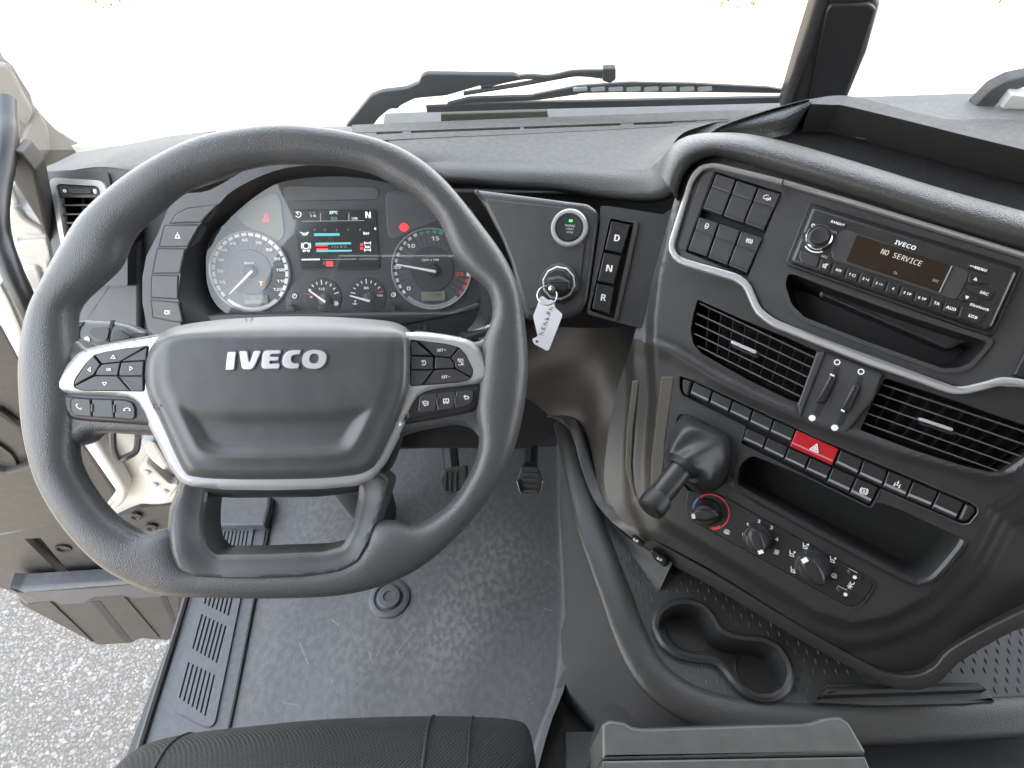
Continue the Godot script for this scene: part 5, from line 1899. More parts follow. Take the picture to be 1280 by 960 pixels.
func vents() -> void:
	for side in 2:
		var t: Node3D
		var wn: String = ["A3", "A4"][side]
		if side == 0: t = thing("console_vent", "black slatted air vent left of the two vent sliders", "air vent", on(CA, Vector2(940, 490)), "vents in the centre console")
		else: t = thing("console_vent", "black slatted air vent right of the two vent sliders", "air vent", on(CA, Vector2(1170, 570)), "vents in the centre console")
		var s := Shape.new()
		var outl := w(wn, [158, 66, 400, 174, 560, 240, 700, 295, 896, 384, 884, 440, 784, 712, 740, 702, 480, 578, 300, 478, 176, 406, 122, 340, 108, 260, 126, 160] if side == 0 else [420, 152, 640, 222, 860, 294, 1060, 366, 1410, 485, 1410, 565, 1224, 696, 1150, 744, 1080, 750, 900, 706, 600, 610, 262, 485, 330, 335])
		tub(s, CA, outl, -.002, .045, .003)
		part("duct", s, M.deep, t)
		var lines := [[168, 92, 878, 428], [152, 156, 856, 488], [142, 216, 834, 548], [138, 280, 812, 608], [156, 356, 790, 668]] if side == 0 else [[412, 200, 1420, 534], [382, 258, 1420, 616], [350, 318, 1262, 642], [320, 378, 1205, 692], [290, 436, 1118, 732]]
		for l in lines:
			s = Shape.new()
			var q := w(wn, l)
			var d := (q[1] - q[0]).normalized()
			var sd := Vector2(-d.y, d.x)
			slab(s, CA, PackedVector2Array([q[0] - sd * .9, q[1] - sd * .9, q[1] + sd * .9, q[0] + sd * .9]), -.004, .014, .0006)
			part("slat", s, M.slat, t)
		for k in 9:
			s = Shape.new()
			var a := lerpf(.08, .94, k / 8.0)
			var p0 := w(wn, [lerpf(lines[0][0], lines[0][2], a), lerpf(lines[0][1], lines[0][3], a) - 20])[0]
			var p1 := w(wn, [lerpf(lines[4][0], lines[4][2], a * .97), lerpf(lines[4][1], lines[4][3], a * .97) + 10])[0]
			slab(s, CA, PackedVector2Array([p0, p0 + Vector2(1.3, .5), p1 + Vector2(1.3, .5), p1]), -.020, .012)
			part("vane", s, M.vane, t)
		s = Shape.new()
		slab(s, CA, soft(w(wn, [362, 335, 370, 320, 522, 386, 518, 404, 505, 404, 365, 342] if side == 0 else [632, 412, 648, 404, 842, 468, 848, 482, 835, 488, 640, 424]), 1), .002, .012, .001)
		part("tab", s, M.chrome_soft, t)
		s = Shape.new()
		slab(s, CA, soft(w(wn, [366, 345, 505, 408, 535, 415, 520, 430, 370, 365] if side == 0 else [640, 428, 835, 492, 860, 500, 850, 516, 645, 448]), 1), -.001, .012, .001)
		part("tab_base", s, M.black, t)
	# block with the two sliders
	var t := thing("vent_slider_block", "grey block with two vent slider wheels between the console vents", "vent control", on(CA, Vector2(1030, 530)))
	var s := Shape.new()
	slab(s, CA, soft(w("A3", [893, 392, 930, 386, 1300, 525, 1240, 690, 1060, 905, 1020, 895, 800, 795, 785, 790, 775, 712]), 2), .006, .012, .003)
	part("block", s, M.grey, t)
	s = Shape.new()
	slab(s, CA, w("A3", [890, 395, 935, 390, 942, 400, 800, 770, 790, 792, 770, 712, 780, 700]), .009, .01, .0015)
	part("edge", s, M.grey, t)
	for q in [[[1005, 480, 1035, 490, 905, 790, 872, 775], [985, 530, 1000, 540, 918, 712, 895, 705], [1016, 457], [862, 800], [975, 525, 1000, 536, 997, 546, 971, 535]], [[1150, 540, 1180, 548, 1045, 850, 1012, 838], [1130, 590, 1145, 600, 1066, 772, 1040, 760], [1163, 515], [1001, 860], [1042, 745, 1064, 755, 1060, 766, 1038, 754]]]:
		s = Shape.new()
		slab(s, CA, soft(w("A3", q[0]), 2), .0065, .002)
		var ch := part("slider_slot", s, M.black, t)
		s = Shape.new()
		var a := w("A3", q[1])
		slab(s, CA, soft(PackedVector2Array([a[0] + Vector2(-3, 0), a[1] + Vector2(3.5, 0), a[2] + Vector2(3.5, 0), a[3] + Vector2(-3, 0)]), 3), .0125, .006, .003, 3)
		part("slider_wheel", s, M.rowkey, ch)
		s = Shape.new()
		for k in 12:
			var u := lerpf(.06, .94, k / 11.0)
			var l := a[0].lerp(a[3], u)
			slab(s, CA, PackedVector2Array([l + Vector2(-1.5, 0), l + Vector2(4.5, 2), l + Vector2(4.3, 2.6), l + Vector2(-1.7, .6)]), .0132, .001)
		part("slider_ribs", s, M.dark, ch)
		s = Shape.new()
		slab(s, CA, w("A3", q[4]), .0136, .001)
		part("slider_mark", s, M.print, ch)
		s = arc_band(CA, on(CA, w1("A3", q[2][0], q[2][1]), .006), .0019, .0030, 0, TAU, .0006, 16)
		part("open_mark", s, M.print, ch)
		s = Shape.new()
		lathe(s, on(CA, w1("A3", q[3][0], q[3][1]), .006), CA.n, [[.0032, 0], [.0032, .0006], [.0001, .0006]], 16)
		part("closed_mark", s, M.print, ch)

func edge_bits() -> void:
	var s: Shape
	var t := thing("side_pocket", "dark pocket at the right end of the upper console panel", "pocket", on(CA, Vector2(1275, 465)))
	s = Shape.new()
	slab(s, CA, soft(w("P", [1266, 469, 1284, 432, 1340, 440, 1340, 490, 1280, 473]), 2), .007, .006, .002)
	part("flap", s, M.black, t)
func knob(t: Node3D, px: Vector2, r: float, turn: float) -> Node3D:
	var c := on(CA, px, .003)
	var s := Shape.new()
	lathe(s, c, CA.n, [[r, 0], [r * .98, .004], [r * .90, .006], [r * .86, .0062]], 40)
	var k := part("knob", s, M.rowkey, t, 30)
	s = Shape.new()
	lathe(s, c, CA.n, [[r * .86, .005], [r * .80, .017], [r * .70, .0205], [r * .5, .0212], [.0001, .0212]], 36)
	part("knob_cap", s, M.dark, k, 30)
	var a := CA.u * cos(turn) + CA.v * sin(turn)
	var b := CA.n.cross(a)
	s = Shape.new()
	var oval := PackedVector3Array()
	for j in 28:
		var an := TAU * j / 28
		oval.append(c + CA.n * .0235 + a * cos(an) * r * .98 + b * sin(an) * r * .52)
	slab3(s, CA, oval, .019, .0050, 4)
	part("knob_ridge", s, M.rowkey, k, 40)
	s = Shape.new()
	box3(s, c + CA.n * .0215 + a * r * .72, a * r * .12, b * r * .17, CA.n * .0026)
	part("pointer", s, M.print, k)
	return k
func climate() -> void:
	var t := thing("climate_panel", "black heater panel with three rotary knobs and two small buttons", "heater controls", on(CA, Vector2(970, 720)))
	var s := Shape.new()
	var outl := soft(w("A7", [30, 175, 48, 58, 85, 75, 250, 95, 300, 120, 1155, 598, 1188, 635, 1185, 665, 1120, 755, 1070, 780, 1015, 772, 70, 250, 38, 222]), 5)
	slab(s, CA, outl, .0025, .006, .001)
	part("panel", s, stuff(.014, .014, .0135, .40, "fine", 12.0, .15), t)
	s = Shape.new()
	wire(s, CA, even(smooth(w("A7", [1150, 594, 1188, 632, 1188, 668, 1125, 758, 1072, 784, 1010, 774, 600, 548]), 5, false), 40), .9, .0032, .001)
	wire(s, CA, even(w("A7", [600, 548, 72, 254]), 10), .9, .0032, .001)
	part("border", s, M.grey, t)
	knob(t, w1("A7", 165, 195), .0150, deg_to_rad(215))
	knob(t, w1("A7", 478, 350), .0150, deg_to_rad(-40))
	knob(t, w1("A7", 812, 525), .0170, deg_to_rad(150))
	# temperature scale
	var c := on(CA, w1("A7", 190, 195), .0026)
	for q in [[200, 160, "blueprint"], [155, 60, "redprint"], [58, -28, "redprint"], [-30, -62, "redprint"]]:
		s = arc_band(CA, c, .0185 if q[0] > -20 else .0170, .0200, deg_to_rad(q[0]), deg_to_rad(q[1]), .0006, 10)
		part("temperature_scale", s, M[q[2]], t)
	var d := Vector2(1, .52)
	for q in [["0", 392, 334], ["1", 416, 274], ["2", 487, 255], ["3", 563, 293], ["4", 596, 364]]:
		word("numeral", q[0], CA, w1("A7", q[1], q[2]), 4.2, Vector2(1, .25), .0026, M.print, t, 1.1, .0003)
	for q in [[288, 320], [948, 590]]:
		icon(CA, w1("A7", q[0], q[1]), 3.6, deg_to_rad(25), [[-1, .4, -.8, -.5, 0, -.8, .8, -.5, 1, .4, -1, .4], [-.4, .7, -.4, -.4], [0, .8, 0, -.4], [.4, .7, .4, -.4]], .0030, .75, M.print, t)
	for q in [[690, 452], [772, 405], [940, 490], [697, 552]]:
		icon(CA, w1("A7", q[0], q[1]), 4.0, deg_to_rad(20), [[-1, -.7, -.4, .8, .6, .8], [-.6, .1, .4, .1, .9, .8], [.2, -.6, .9, -.6, .6, -.9], [.9, -.6, .6, -.3]], .0030, .95, M.print, t)
	icon(CA, w1("A7", 594, 444), 2.8, .3, [ring_strokes(.45, 0, TAU, 8, -.5, -.5), ring_strokes(.45, 0, TAU, 8, .5, -.5), ring_strokes(.45, 0, TAU, 8, -.5, .5), ring_strokes(.45, 0, TAU, 8, .5, .5)], .0030, .7, M.print, t)
	icon(CA, w1("A7", 1045, 655), 3.2, .2, [[-1, 0, 1, 0], [-.5, -.87, .5, .87], [-.5, .87, .5, -.87]], .0030, 1.0, M.print, t)
	icon(CA, w1("A7", 1060, 630), 3.0, .5, [ring_strokes(.9, -.4, 2.9, 8)], .0030, 1.0, M.print, t)
	for q in [[[1040, 545, 1135, 595, 1120, 625, 1028, 580], [1075, 598]], [[972, 652, 1075, 700, 1058, 735, 960, 686], [1018, 704]]]:
		s = Shape.new()
		slab(s, CA, soft(w("A7", q[0]), 1.5), .0035, .002)
		var b := part("button_recess", s, M.deep, t)
		s = Shape.new()
		var a := w("A7", q[0])
		slab(s, CA, soft(sub4(a, .08, .2, .92, .95), 1), .0048, .003, .001)
		part("button", s, M.rowkey, b)
		s = Shape.new()
		lathe(s, on(CA, w1("A7", q[1][0], q[1][1]), .0048), CA.n, [[.0018, 0], [.0018, .0005], [.0001, .0005]], 12)
		part("dot", s, M.print, b)
		s = Shape.new()
		wire(s, CA, PackedVector2Array([a[0].lerp(a[3], .6) , a[0] , a[0].lerp(a[1], .55)]), .8, .0045)
		part("edge_mark", s, M.dimprint, b)

# ---------- engine tunnel ----------
func tunnel() -> void:
	var t := thing("engine_tunnel", "carpeted engine tunnel with dimpled rubber top and brushed rubber edge", "engine cover", Vector3(.3, FLOOR, -.3))
	var s := Shape.new()
	var edge := smooth(w("P", [700, 500, 712, 540, 735, 640, 757, 705, 772, 745, 788, 790, 812, 838, 850, 871, 905, 891, 980, 901, 1060, 904, 1150, 900, 1300, 892]), 5, false)
	var cup := soft(w("B7", [82, 165, 95, 112, 145, 80, 205, 74, 255, 92, 290, 130, 312, 175, 370, 192, 430, 192, 492, 220, 530, 275, 542, 325, 525, 378, 478, 408, 425, 408, 375, 385, 340, 350, 312, 310, 285, 285, 230, 282, 165, 268, 112, 228]), 8)
	var outl := edge.duplicate()
	outl.append_array(w("P", [1320, 640, 1050, 560, 850, 430, 690, 430]))
	plate(s, TU, outl, [cup], 0, .03, .01, 9)
	part("top", s, M.tunnel, t)
	# lengthwise dimples of the rubber top
	s = Shape.new()
	var lim := edge.duplicate()
	lim.append_array(w("P", [1320, 600, 850, 430, 690, 430]))
	var blk := soft(w("B7", [590, 420, 625, 340, 650, 328, 1140, 330, 1185, 385, 1230, 400, 1230, 425]), 2)
	var rib := band(PackedVector2Array([Vector2(0, 0), Vector2(1, 0)]), 1.0)
	for a in 46:
		for b in 34:
			var p := Vector3(.11 + a * .0125 + (.00625 if b % 2 else 0.0), TUNNEL, -.15 - b * .010)
			var q := pixel(p)
			if q.x > 1290 or q.y < 640: continue
			if edge_gap(q, lim) < 20 or edge_gap(q, cup) > -8 or edge_gap(q, blk) > -3: continue
			var e := [Vector3(0, 0, .0042), Vector3(.0012, 0, .0005), Vector3(.0006, 0, -.0042), Vector3(-.0012, 0, -.0005)]
			for j in 4: s.tri(p + Vector3.UP * .0014, p + e[j], p + e[(j + 1) % 4])
	part("dimples", s, M.tunnel, t, 10).set_meta("kind", "stuff")
	s = Shape.new()
	slab(s, TU, soft(w("B7", [610, 405, 640, 350, 655, 340, 1140, 340, 1170, 365, 1170, 378, 1195, 398, 1100, 410, 800, 416]), 2), .006, .008, .003)
	part("pad_block", s, M.tunnel, t)
	s = Shape.new()
	slab(s, TU, soft(w("B7", [635, 372, 650, 352, 1140, 338, 1172, 360, 1160, 366, 700, 382, 640, 384]), 2), .016, .014, .004)
	part("pad_ridge", s, M.rubber, t)
	# brushed rubber edge
	s = Shape.new()
	var path := []
	for q in even(edge, 60): path.append(on(TU, q, -.005))
	tube(s, path, .021, 16, false, .42)
	part("rubber_edge", s, M.lip, t, 60)
	# carpeted side below the edge
	s = Shape.new()
	var rows := [[], [], [], []]
	for q in even(edge, 40):
		var p := on(TU, q, -.008)
		var foot := Vector3(p.x - .012, FLOOR + .002, p.z + .008)
		if p.z < -.20: foot = Vector3(lerpf(foot.x, crease_x(p.z) + .006, smoothstep(-.20, -.28, p.z)), FLOOR + .004, p.z)
		rows[0].append(p)
		rows[1].append(p.lerp(foot, .14) + Vector3(-.002, 0, .002))
		rows[2].append(p.lerp(foot, .55))
		rows[3].append(foot)
	patch(s, rows, 4, 1)
	part("carpet_side", s, stuff(.038, .0385, .0405, .9, "coarse", 34.0, 1.3), t, 60)
	# stowage well between console foot and tunnel edge, with sockets
	s = Shape.new()
	patch(s, [[far(724, 556, .85), far(745, 620, .80), far(780, 668, .745), far(840, 704, .70)], [far(728, 575, .84), far(752, 655, .785), far(792, 700, .735), far(828, 730, .705)], [on(TU, Vector2(730, 590), -.01), on(TU, Vector2(758, 690), -.01), on(TU, Vector2(790, 740), -.01), on(TU, Vector2(815, 755), -.01)]], 4, 4)
	part("foot_panel", s, M.black, t, 60)
	for q in [[[1040, 645, 1060, 650, 1095, 680, 1085, 690, 1050, 668], 0], [[1118, 705, 1130, 698, 1185, 738, 1192, 760, 1180, 775, 1135, 740]  , 1]]:
		s = Shape.new()
		var sf := face(far(805, 690, .712), 30, 30)
		slab(s, sf, soft(w("D7", q[0]), 1.5), .004, .008, .002)
		var so := part("socket_cover", s, M.black, t)
		icon(sf, w1("D7", 1058, 660) if q[1] == 0 else w1("D7", 1158, 740), 3.2, .5, [[-1, 0, 1, 0], [-1, -.5, -.4, -.5], [.3, -.5, 1, -.5]], .0044, .9, M.print, so)
	# cup holder
	t = thing("cup_holder", "black double cup holder tray sunk into the engine tunnel top", "cup holder", on(TU, Vector2(900, 830), -.06))
	s = Shape.new()
	var rim := []
	var loops := [[0, .0], [0, .006], [.0035, .0085], [.0075, .007], [.0095, .0], [.012, -.028]]
	var flat := PackedVector2Array()
	for q in even(cup, 90, true): flat.append(flat2(TU, on(TU, q, 0)))
	if Geometry2D.is_polygon_clockwise(flat): flat.reverse()
	for l in loops:
		var o := []
		for q in inset(flat, l[0]): o.append(put(TU, q, l[1]))
		rim.append(o)
	grid(s, rim, false, true)
	var low := inset(flat, .012)
	var tr := Geometry2D.triangulate_polygon(low)
	for k in range(0, tr.size(), 3): s.tri(put(TU, low[tr[k]], -.028), put(TU, low[tr[k + 2]], -.028), put(TU, low[tr[k + 1]], -.028))
	part("tray", s, M.cup, t, 50)
	for q in [[205, 170, .0265], [430, 305, .027]]:
		s = Shape.new()
		var c := on(TU, w1("B7", q[0], q[1]), -.0275)
		lathe(s, c, Vector3.UP, [[q[2], .0], [q[2] - .001, .0006], [q[2] - .003, .0006], [q[2] - .004, -.0002]], 40)
		part("cup_ring", s, M.cup, t, 60)
	s = Shape.new()
	slab(s, TU, soft(w("B7", [250, 130, 268, 118, 290, 140, 292, 165, 275, 160]), 3), -.012, .02, .005)
	part("spring_tab", s, M.grey, t)

	# floor behind the tunnel with a pale strip
	t = thing("rear_carpet", "black carpet behind the engine tunnel with a pale strip along it", "carpet", Vector3(.45, FLOOR, -.05))
	s = Shape.new()
	var TL := level(.325)
	slab(s, TL, w("P", [880, 905, 930, 903, 1320, 900, 1320, 1000, 800, 1000, 840, 930]), 0, .05)
	part("carpet", s, M.carpet, t)
	s = Shape.new()
	box3(s, Vector3(.288, .014, .16), Vector3(.208, 0, 0), Vector3(0, 0, -.37), Vector3(0, .016, 0), .005)
	part("floor_carpet", s, stuff(.085, .0855, .088, .9, "coarse", 34.0, 1.3), t)
	s = Shape.new()
	slab(s, TL, w("B7", [745, 517, 1300, 487, 1300, 500, 745, 530]), .012, .012, .002)
	part("pale_strip", s, M.white, t)
func pixel(p: Vector3) -> Vector2:
	var d := p - EYE
	var z := d.dot(FWD)
	return Vector2(640 + FOCAL * d.x / z, 480 - FOCAL * d.dot(UPV) / z)

# ---------- seat and locker ----------
func seat() -> void:
	var t := thing("driver_seat", "black twill covered front edge of the driver's seat cushion", "seat", far(400, 960, .8))
	var s := Shape.new()
	# cushion sections run across the seat; each row goes from the front underside over the edge to the back
	var prof := [[-.035, -.11, 0], [-.045, -.06, 0], [-.028, -.018, 0], [0.0, 0.0, 0], [.05, .012, 0], [.12, .012, 0], [.25, 0.0, 0]]
	var front := [[108, 1015, 0.6], [124, 989, 0.585], [146, 975, 0.575], [205, 964, 0.565], [275, 957, 0.555], [360, 949, 0.55], [440, 945, 0.55], [530, 943, 0.55], [585, 944, 0.55], [645, 948, 0.56], [664, 961, 0.57], [672, 997, 0.6]]
	var g := []
	for p in prof:
		var o := []
		for q in front:
			var a := far(q[0], q[1], q[2])
			o.append(a + Vector3(0, p[1], p[0]))
		g.append(o)
	patch(s, g, 4, 4)
	part("cushion", s, M.cloth, t, 60)
	for k in [3, 4, 7, 8]:
		s = Shape.new()
		var path := []
		for p in prof:
			var q: Array = front[k] if k != 3 else [190, 966.5, .567]
			path.append(far(q[0], q[1], q[2]) + Vector3(0, p[1] + .0006, p[0]))
		if k == 4: continue
		tube(s, curve3(path, 4), .0016 if k != 8 else .001, 6)
		part("seam", s, M.deep, t)
	t = thing("stowage_box", "grey hard plastic box lid beside the driver's seat", "stowage box", far(915, 960, .6))
	s = Shape.new()
	var LB := level(.47)
	slab(s, LB, soft(w("B7", [-70, 470, -45, 458, 5, 466, 25, 480, 60, 485, 560, 470, 600, 465, 640, 450, 690, 446, 722, 468, 775, 560, 772, 573, -70, 587]), 3), .012, .10, .003, 3)
	part("lid", s, M.lid, t)
	s = Shape.new()
	slab(s, LB, soft(w("B7", [-70, 590, 772, 576, 782, 600, 830, 720, -70, 720]), 2), .011, .10, .002, 2)
	part("rear_lid", s, M.lid, t)
	s = Shape.new()
	slab(s, LB, w("B7", [-60, 490, 690, 460, 740, 540, 790, 700, -60, 700]), -.006, .2)
	part("body", s, M.black, t)
	# moulded carpet hump ahead of the box
	t = thing("carpet_hump", "black moulded carpet hump between seat and stowage box", "carpet", far(800, 920, .8))
	s = Shape.new()
	patch(s, rows_at([[735, 940, .80, 750, 892, .82, 775, 866, .82, 820, 864, .80, 880, 890, .78], [735, 950, .78, 755, 900, .79, 785, 876, .78, 830, 876, .76, 880, 900, .74], [730, 990, .76, 755, 970, .74, 790, 950, .72, 830, 950, .70, 880, 960, .68]]), 4, 4)
	part("hump", s, M.carpet, t, 60)

# ---------- steering wheel ----------
func radius_at(poly: PackedVector2Array, c: Vector2, a: float) -> float:
	var e := c + Vector2(cos(a), sin(a)) * 900
	var best := 0.0
	for k in poly.size():
		var hit = Geometry2D.segment_intersects_segment(c, e, poly[k], poly[(k + 1) % poly.size()])
		if hit != null: best = max(best, c.distance_to(hit))
	return best
func wheel() -> void:
	var col := thing("steering_column", "black steering column shroud with a stalk on each side of it", "steering column", on(WH, Vector2(345, 560), -.30))
	var s := Shape.new()
	var c0 := on(WH, Vector2(345, 480), -.03)
	var c1 := far(400, 470, .88)
	tube(s, [c0, c0.lerp(c1, .4), c1], [.055, .07, .075], 20)
	part("shroud", s, M.black, col, 60)
	s = Shape.new()
	tube(s, [far(420, 520, .72), far(450, 600, .95), far(470, 640, 1.15)], [.05, .045, .04], 14)
	part("column_tube", s, M.black, col, 60)
	# left stalk
	s = Shape.new()
	var sf := face(far(140, 415, .60), 0, 48)
	slab(s, sf, soft(w("B3", [185, 60, 215, 5, 300, -10, 560, 10, 700, 40, 880, 125, 935, 160, 700, 215, 420, 225, 270, 190, 205, 165]), 5), .0, .018, .007, 3)
	var st := part("left_stalk", s, M.pad, col)
	s = Shape.new()
	slab(s, sf, soft(w("B3", [188, 60, 216, 6, 300, 0, 318, 10, 268, 190, 208, 162]), 4), .002, .02, .006, 3)
	part("stalk_end", s, M.grey, st)
	s = Shape.new()
	slab(s, sf, soft(w("B3", [355, 105, 380, 70, 460, 58, 550, 68, 525, 185, 450, 180, 380, 145]), 5), .0015, .002, .0006)
	part("left_key", s, M.rowkey, st)
	s = Shape.new()
	slab(s, sf, soft(w("B3", [580, 82, 650, 95, 740, 155, 640, 178, 545, 185]), 3), .0015, .002, .0006)
	part("right_key", s, M.rowkey, st)
	s = Shape.new()
	slab(s, sf, w("B3", [556, 0, 585, 0, 540, 195, 522, 195]), .0004, .002)
	part("stalk_gap", s, M.deep, st)
	icon(sf, w1("B3", 345, 172), 3.6, 0, [ring_strokes(.8, 0, TAU, 10), [-.8, 0, .8, 0], [0, -.8, 0, .8]], .0006, 1.2, M.print, st)
	s = Shape.new()
	sf = face(far(600, 412, .64), 0, 46)
	slab(s, sf, soft(w("B4", [640, 150, 700, 115, 830, 70, 960, 25, 1000, 40, 960, 120, 760, 175]), 4), 0, .016, .006, 3)
	st = part("right_stalk", s, M.pad, col)
	icon(sf, w1("B4", 925, 55), 2.6, -.4, [[-1, .3, -.3, -.3, .3, .3, 1, -.3]], .0006, 1.4, M.print, st)

	var t := thing("steering_wheel", "black leather multifunction steering wheel with flat bottom and silver spoke trim", "steering wheel", on(WH, Vector2(345, 740), 0))
	var C := Vector2(345, 455)
	var outer := smooth(w("P", [345, 158, 400, 161, 450, 169.5, 492, 182, 530, 203, 564, 234, 601, 280, 630, 320, 649, 362, 657, 410, 660, 450, 658, 490, 650, 535, 637, 575, 608, 627, 566, 676, 513, 717, 444, 740, 363, 746, 262, 745, 205, 742, 167, 729, 125, 702, 83, 656, 56, 612, 42, 575, 33, 535, 29, 490, 29, 446, 38, 395, 58, 350, 88, 294, 112, 262, 159, 222, 212, 190, 266, 169]), 4)
	var inner := smooth(w("P", [350, 204, 400, 205, 432, 208, 467, 217, 496, 233, 527, 252, 549, 277, 559, 300, 569, 323, 590, 346, 609, 362, 616, 386, 613, 405, 603, 430, 598, 470, 594, 510, 599, 548, 591, 583, 566, 624, 534, 649, 510, 656, 488, 650, 466, 656, 444, 690, 405, 704, 363, 707, 262, 705, 236, 692, 224, 666, 208, 660, 184, 666, 160, 656, 137, 639, 112, 606, 97, 575, 96, 548, 98, 500, 96, 450, 93, 410, 98, 382, 128, 354, 149, 334, 160, 307, 172, 288, 202, 262, 230, 239, 274, 221, 313, 209]), 4)
	s = Shape.new()
	var rings := []
	for k in 150:
		var a := TAU * k / 150
		var ro := radius_at(outer, C, a)
		var ri := radius_at(inner, C, a)
		var d := Vector2(cos(a), sin(a))
		var mid := on(WH, C + d * (ro + ri) / 2, 0)
		var rim := on(WH, C + d * ro, 0) - mid
		var o := []
		for j in 22:
			var b := TAU * j / 22
			var cx: float = sign(cos(b)) * pow(abs(cos(b)), .86)
			var cy: float = sign(sin(b)) * pow(abs(sin(b)), .92)
			o.append(mid + rim * cx + WH.n * cy * .0165)
		rings.append(o)
	grid(s, rings, true, true)
	part("rim", s, M.hide, t, 70)
	# leather roots of the side spokes
	for q in [[[48, 415, 88, 424, 100, 437, 112, 431, 135, 426, 196, 415, 215, 470, 222, 552, 186, 546, 122, 542, 107, 544, 97, 556, 60, 566, 45, 480]], [[642, 408, 613, 416, 594, 428, 582, 422, 560, 417, 512, 411, 500, 470, 486, 552, 520, 540, 570, 531, 590, 536, 599, 550, 632, 566, 650, 480]]]:
		s = Shape.new()
		slab(s, WH, soft(w("P", q[0]), 10), .006, .026, .010, 4)
		part("spoke_root", s, M.hide, t, 60)
	# back shell of the hub
	s = Shape.new()
	slab(s, WH, soft(w("D2", [30, 120, 120, 70, 450, 45, 800, 55, 890, 110, 880, 260, 800, 500, 765, 555, 700, 590, 560, 602, 300, 605, 235, 598, 180, 570, 130, 500, 40, 300]), 8), -.008, .035, .012, 3)
	part("hub_shell", s, M.dark, t)
	# lower spoke: an open bracket
	s = Shape.new()
	var bo := soft(w("D2", [160, 540, 150, 575, 128, 625, 122, 690, 130, 770, 150, 822, 200, 846, 330, 853, 500, 848, 650, 832, 712, 800, 752, 720, 790, 620, 815, 540, 760, 500, 200, 500]), 7)
	var bh := soft(w("D2", [250, 560, 236, 640, 234, 700, 242, 745, 268, 772, 400, 770, 600, 763, 662, 745, 690, 680, 708, 600, 712, 560]), 6)
	var bhgt := func(q: Vector2): return lerpf(-.004, .0165, smoothstep(612.0, 688.0, q.y)) - .006 * (1.0 - smoothstep(0.0, 5.0, edge_gap(q, bo))) - .003 * (1.0 - smoothstep(0.0, 5.0, -edge_gap(q, bh))) - .004 * (1.0 - smoothstep(4.0, 34.0, -edge_gap(q, bh)))
	skin(s, WH, bo, [bh], bhgt, 3.2, .022, .030)
	part("lower_spoke", s, M.pad, t, 50)
	# lower button pods
	var pods := [["B3", [88, 630, 100, 760, 135, 840, 190, 892, 300, 905, 880, 945, 960, 960, 960, 700, 700, 640, 300, 630]], ["B4", [897, 545, 882, 690, 842, 782, 780, 826, 500, 882, 225, 928, 160, 930, 160, 700, 380, 600, 820, 560]]]
	for q in pods:
		s = Shape.new()
		slab(s, WH, soft(w(q[0], q[1]), 6), .010, .025, .006, 3)
		part("button_pod", s, M.dark, t)
	# silver trim: wings round the upper keys and a strip along the pad's lower edge
	s = Shape.new()
	var wing_l := w("B3", [960, 150, 700, 192, 500, 222, 350, 252, 262, 298, 150, 420, 62, 528, 46, 580, 70, 632, 150, 658, 300, 664, 600, 680, 720, 690, 790, 732, 850, 822, 900, 945])
	var strip := w("D2", [90, 425, 125, 497, 158, 545, 195, 562, 300, 571, 450, 573, 600, 569, 700, 560, 750, 541, 790, 488, 835, 400, 872, 322])
	var wing_r := w("B4", [150, 925, 208, 848, 240, 790, 290, 702, 360, 642, 480, 610, 600, 597, 820, 571, 900, 545, 944, 482, 940, 430, 880, 300, 822, 222, 740, 172, 600, 142, 400, 112, 230, 108])
	var tr := wing_l.duplicate()
	tr.append_array(strip)
	tr.append_array(wing_r)
	tr = soft(tr, 5)
	var hl := soft(w("B3", [900, 228, 700, 250, 520, 280, 410, 308, 330, 390, 238, 520, 222, 580, 238, 608, 320, 630, 600, 634, 860, 637]), 3)
	var hr := soft(w("B4", [230, 172, 400, 193, 560, 213, 670, 243, 732, 310, 792, 440, 792, 490, 752, 540, 650, 556, 400, 578, 230, 590]), 3)
	var th := func(q: Vector2): return .0125 - .004 * (1.0 - smoothstep(0.0, 5.0, edge_gap(q, tr)))
	skin(s, WH, tr, [hl, hr], th, 3.2, .012, .008)
	part("silver_trim", s, M.satin, t, 50)
	s = Shape.new()
	slab(s, WH, hl, .006, .003)
	part("key_bed", s, M.deep, t)
	s = Shape.new()
	slab(s, WH, hr, .006, .003)
	part("key_bed", s, M.deep, t)
	# airbag pad
	s = Shape.new()
	var pad := smooth(w("D2", [115, 82, 180, 62, 300, 47, 450, 39, 600, 39, 750, 47, 825, 58, 860, 80, 874, 115, 877, 180, 873, 255, 860, 305, 828, 385, 782, 480, 750, 518, 700, 535, 600, 545, 450, 549, 300, 548, 200, 540, 165, 520, 130, 452, 85, 352, 55, 292, 45, 240, 48, 170, 70, 118]), 5)
	var fld := soft(w("D2", [118, 118, 200, 108, 450, 100, 700, 108, 800, 100, 790, 235, 695, 445, 650, 462, 450, 468, 280, 470, 222, 455, 118, 238]), 12)
	var low := soft(w("D2", [140, 300, 300, 330, 600, 330, 770, 300, 690, 445, 650, 462, 450, 468, 280, 470, 222, 455]), 14)
	var ph := func(q: Vector2):
		var e := edge_gap(q, pad)
		var h := .020 - .013 * pow(1.0 - clampf(e / 16.0, 0, 1), 2.2)
		var top: float = 1.0 - smoothstep(398.0, 432.0, q.y)
		h -= .016 * top * top
		var f := edge_gap(q, fld)
		h += .0022 * smoothstep(-14.0, 2.0, f) * (1.0 - top)
		var l := edge_gap(q, low)
		h -= .0060 * smoothstep(-2.0, 18.0, l) * smoothstep(470.0, 540.0, q.y)
		return h
	skin(s, WH, pad, [], ph, 4.5, .012, 0)
	var pd := part("airbag_pad", s, M.pad, t, 50)
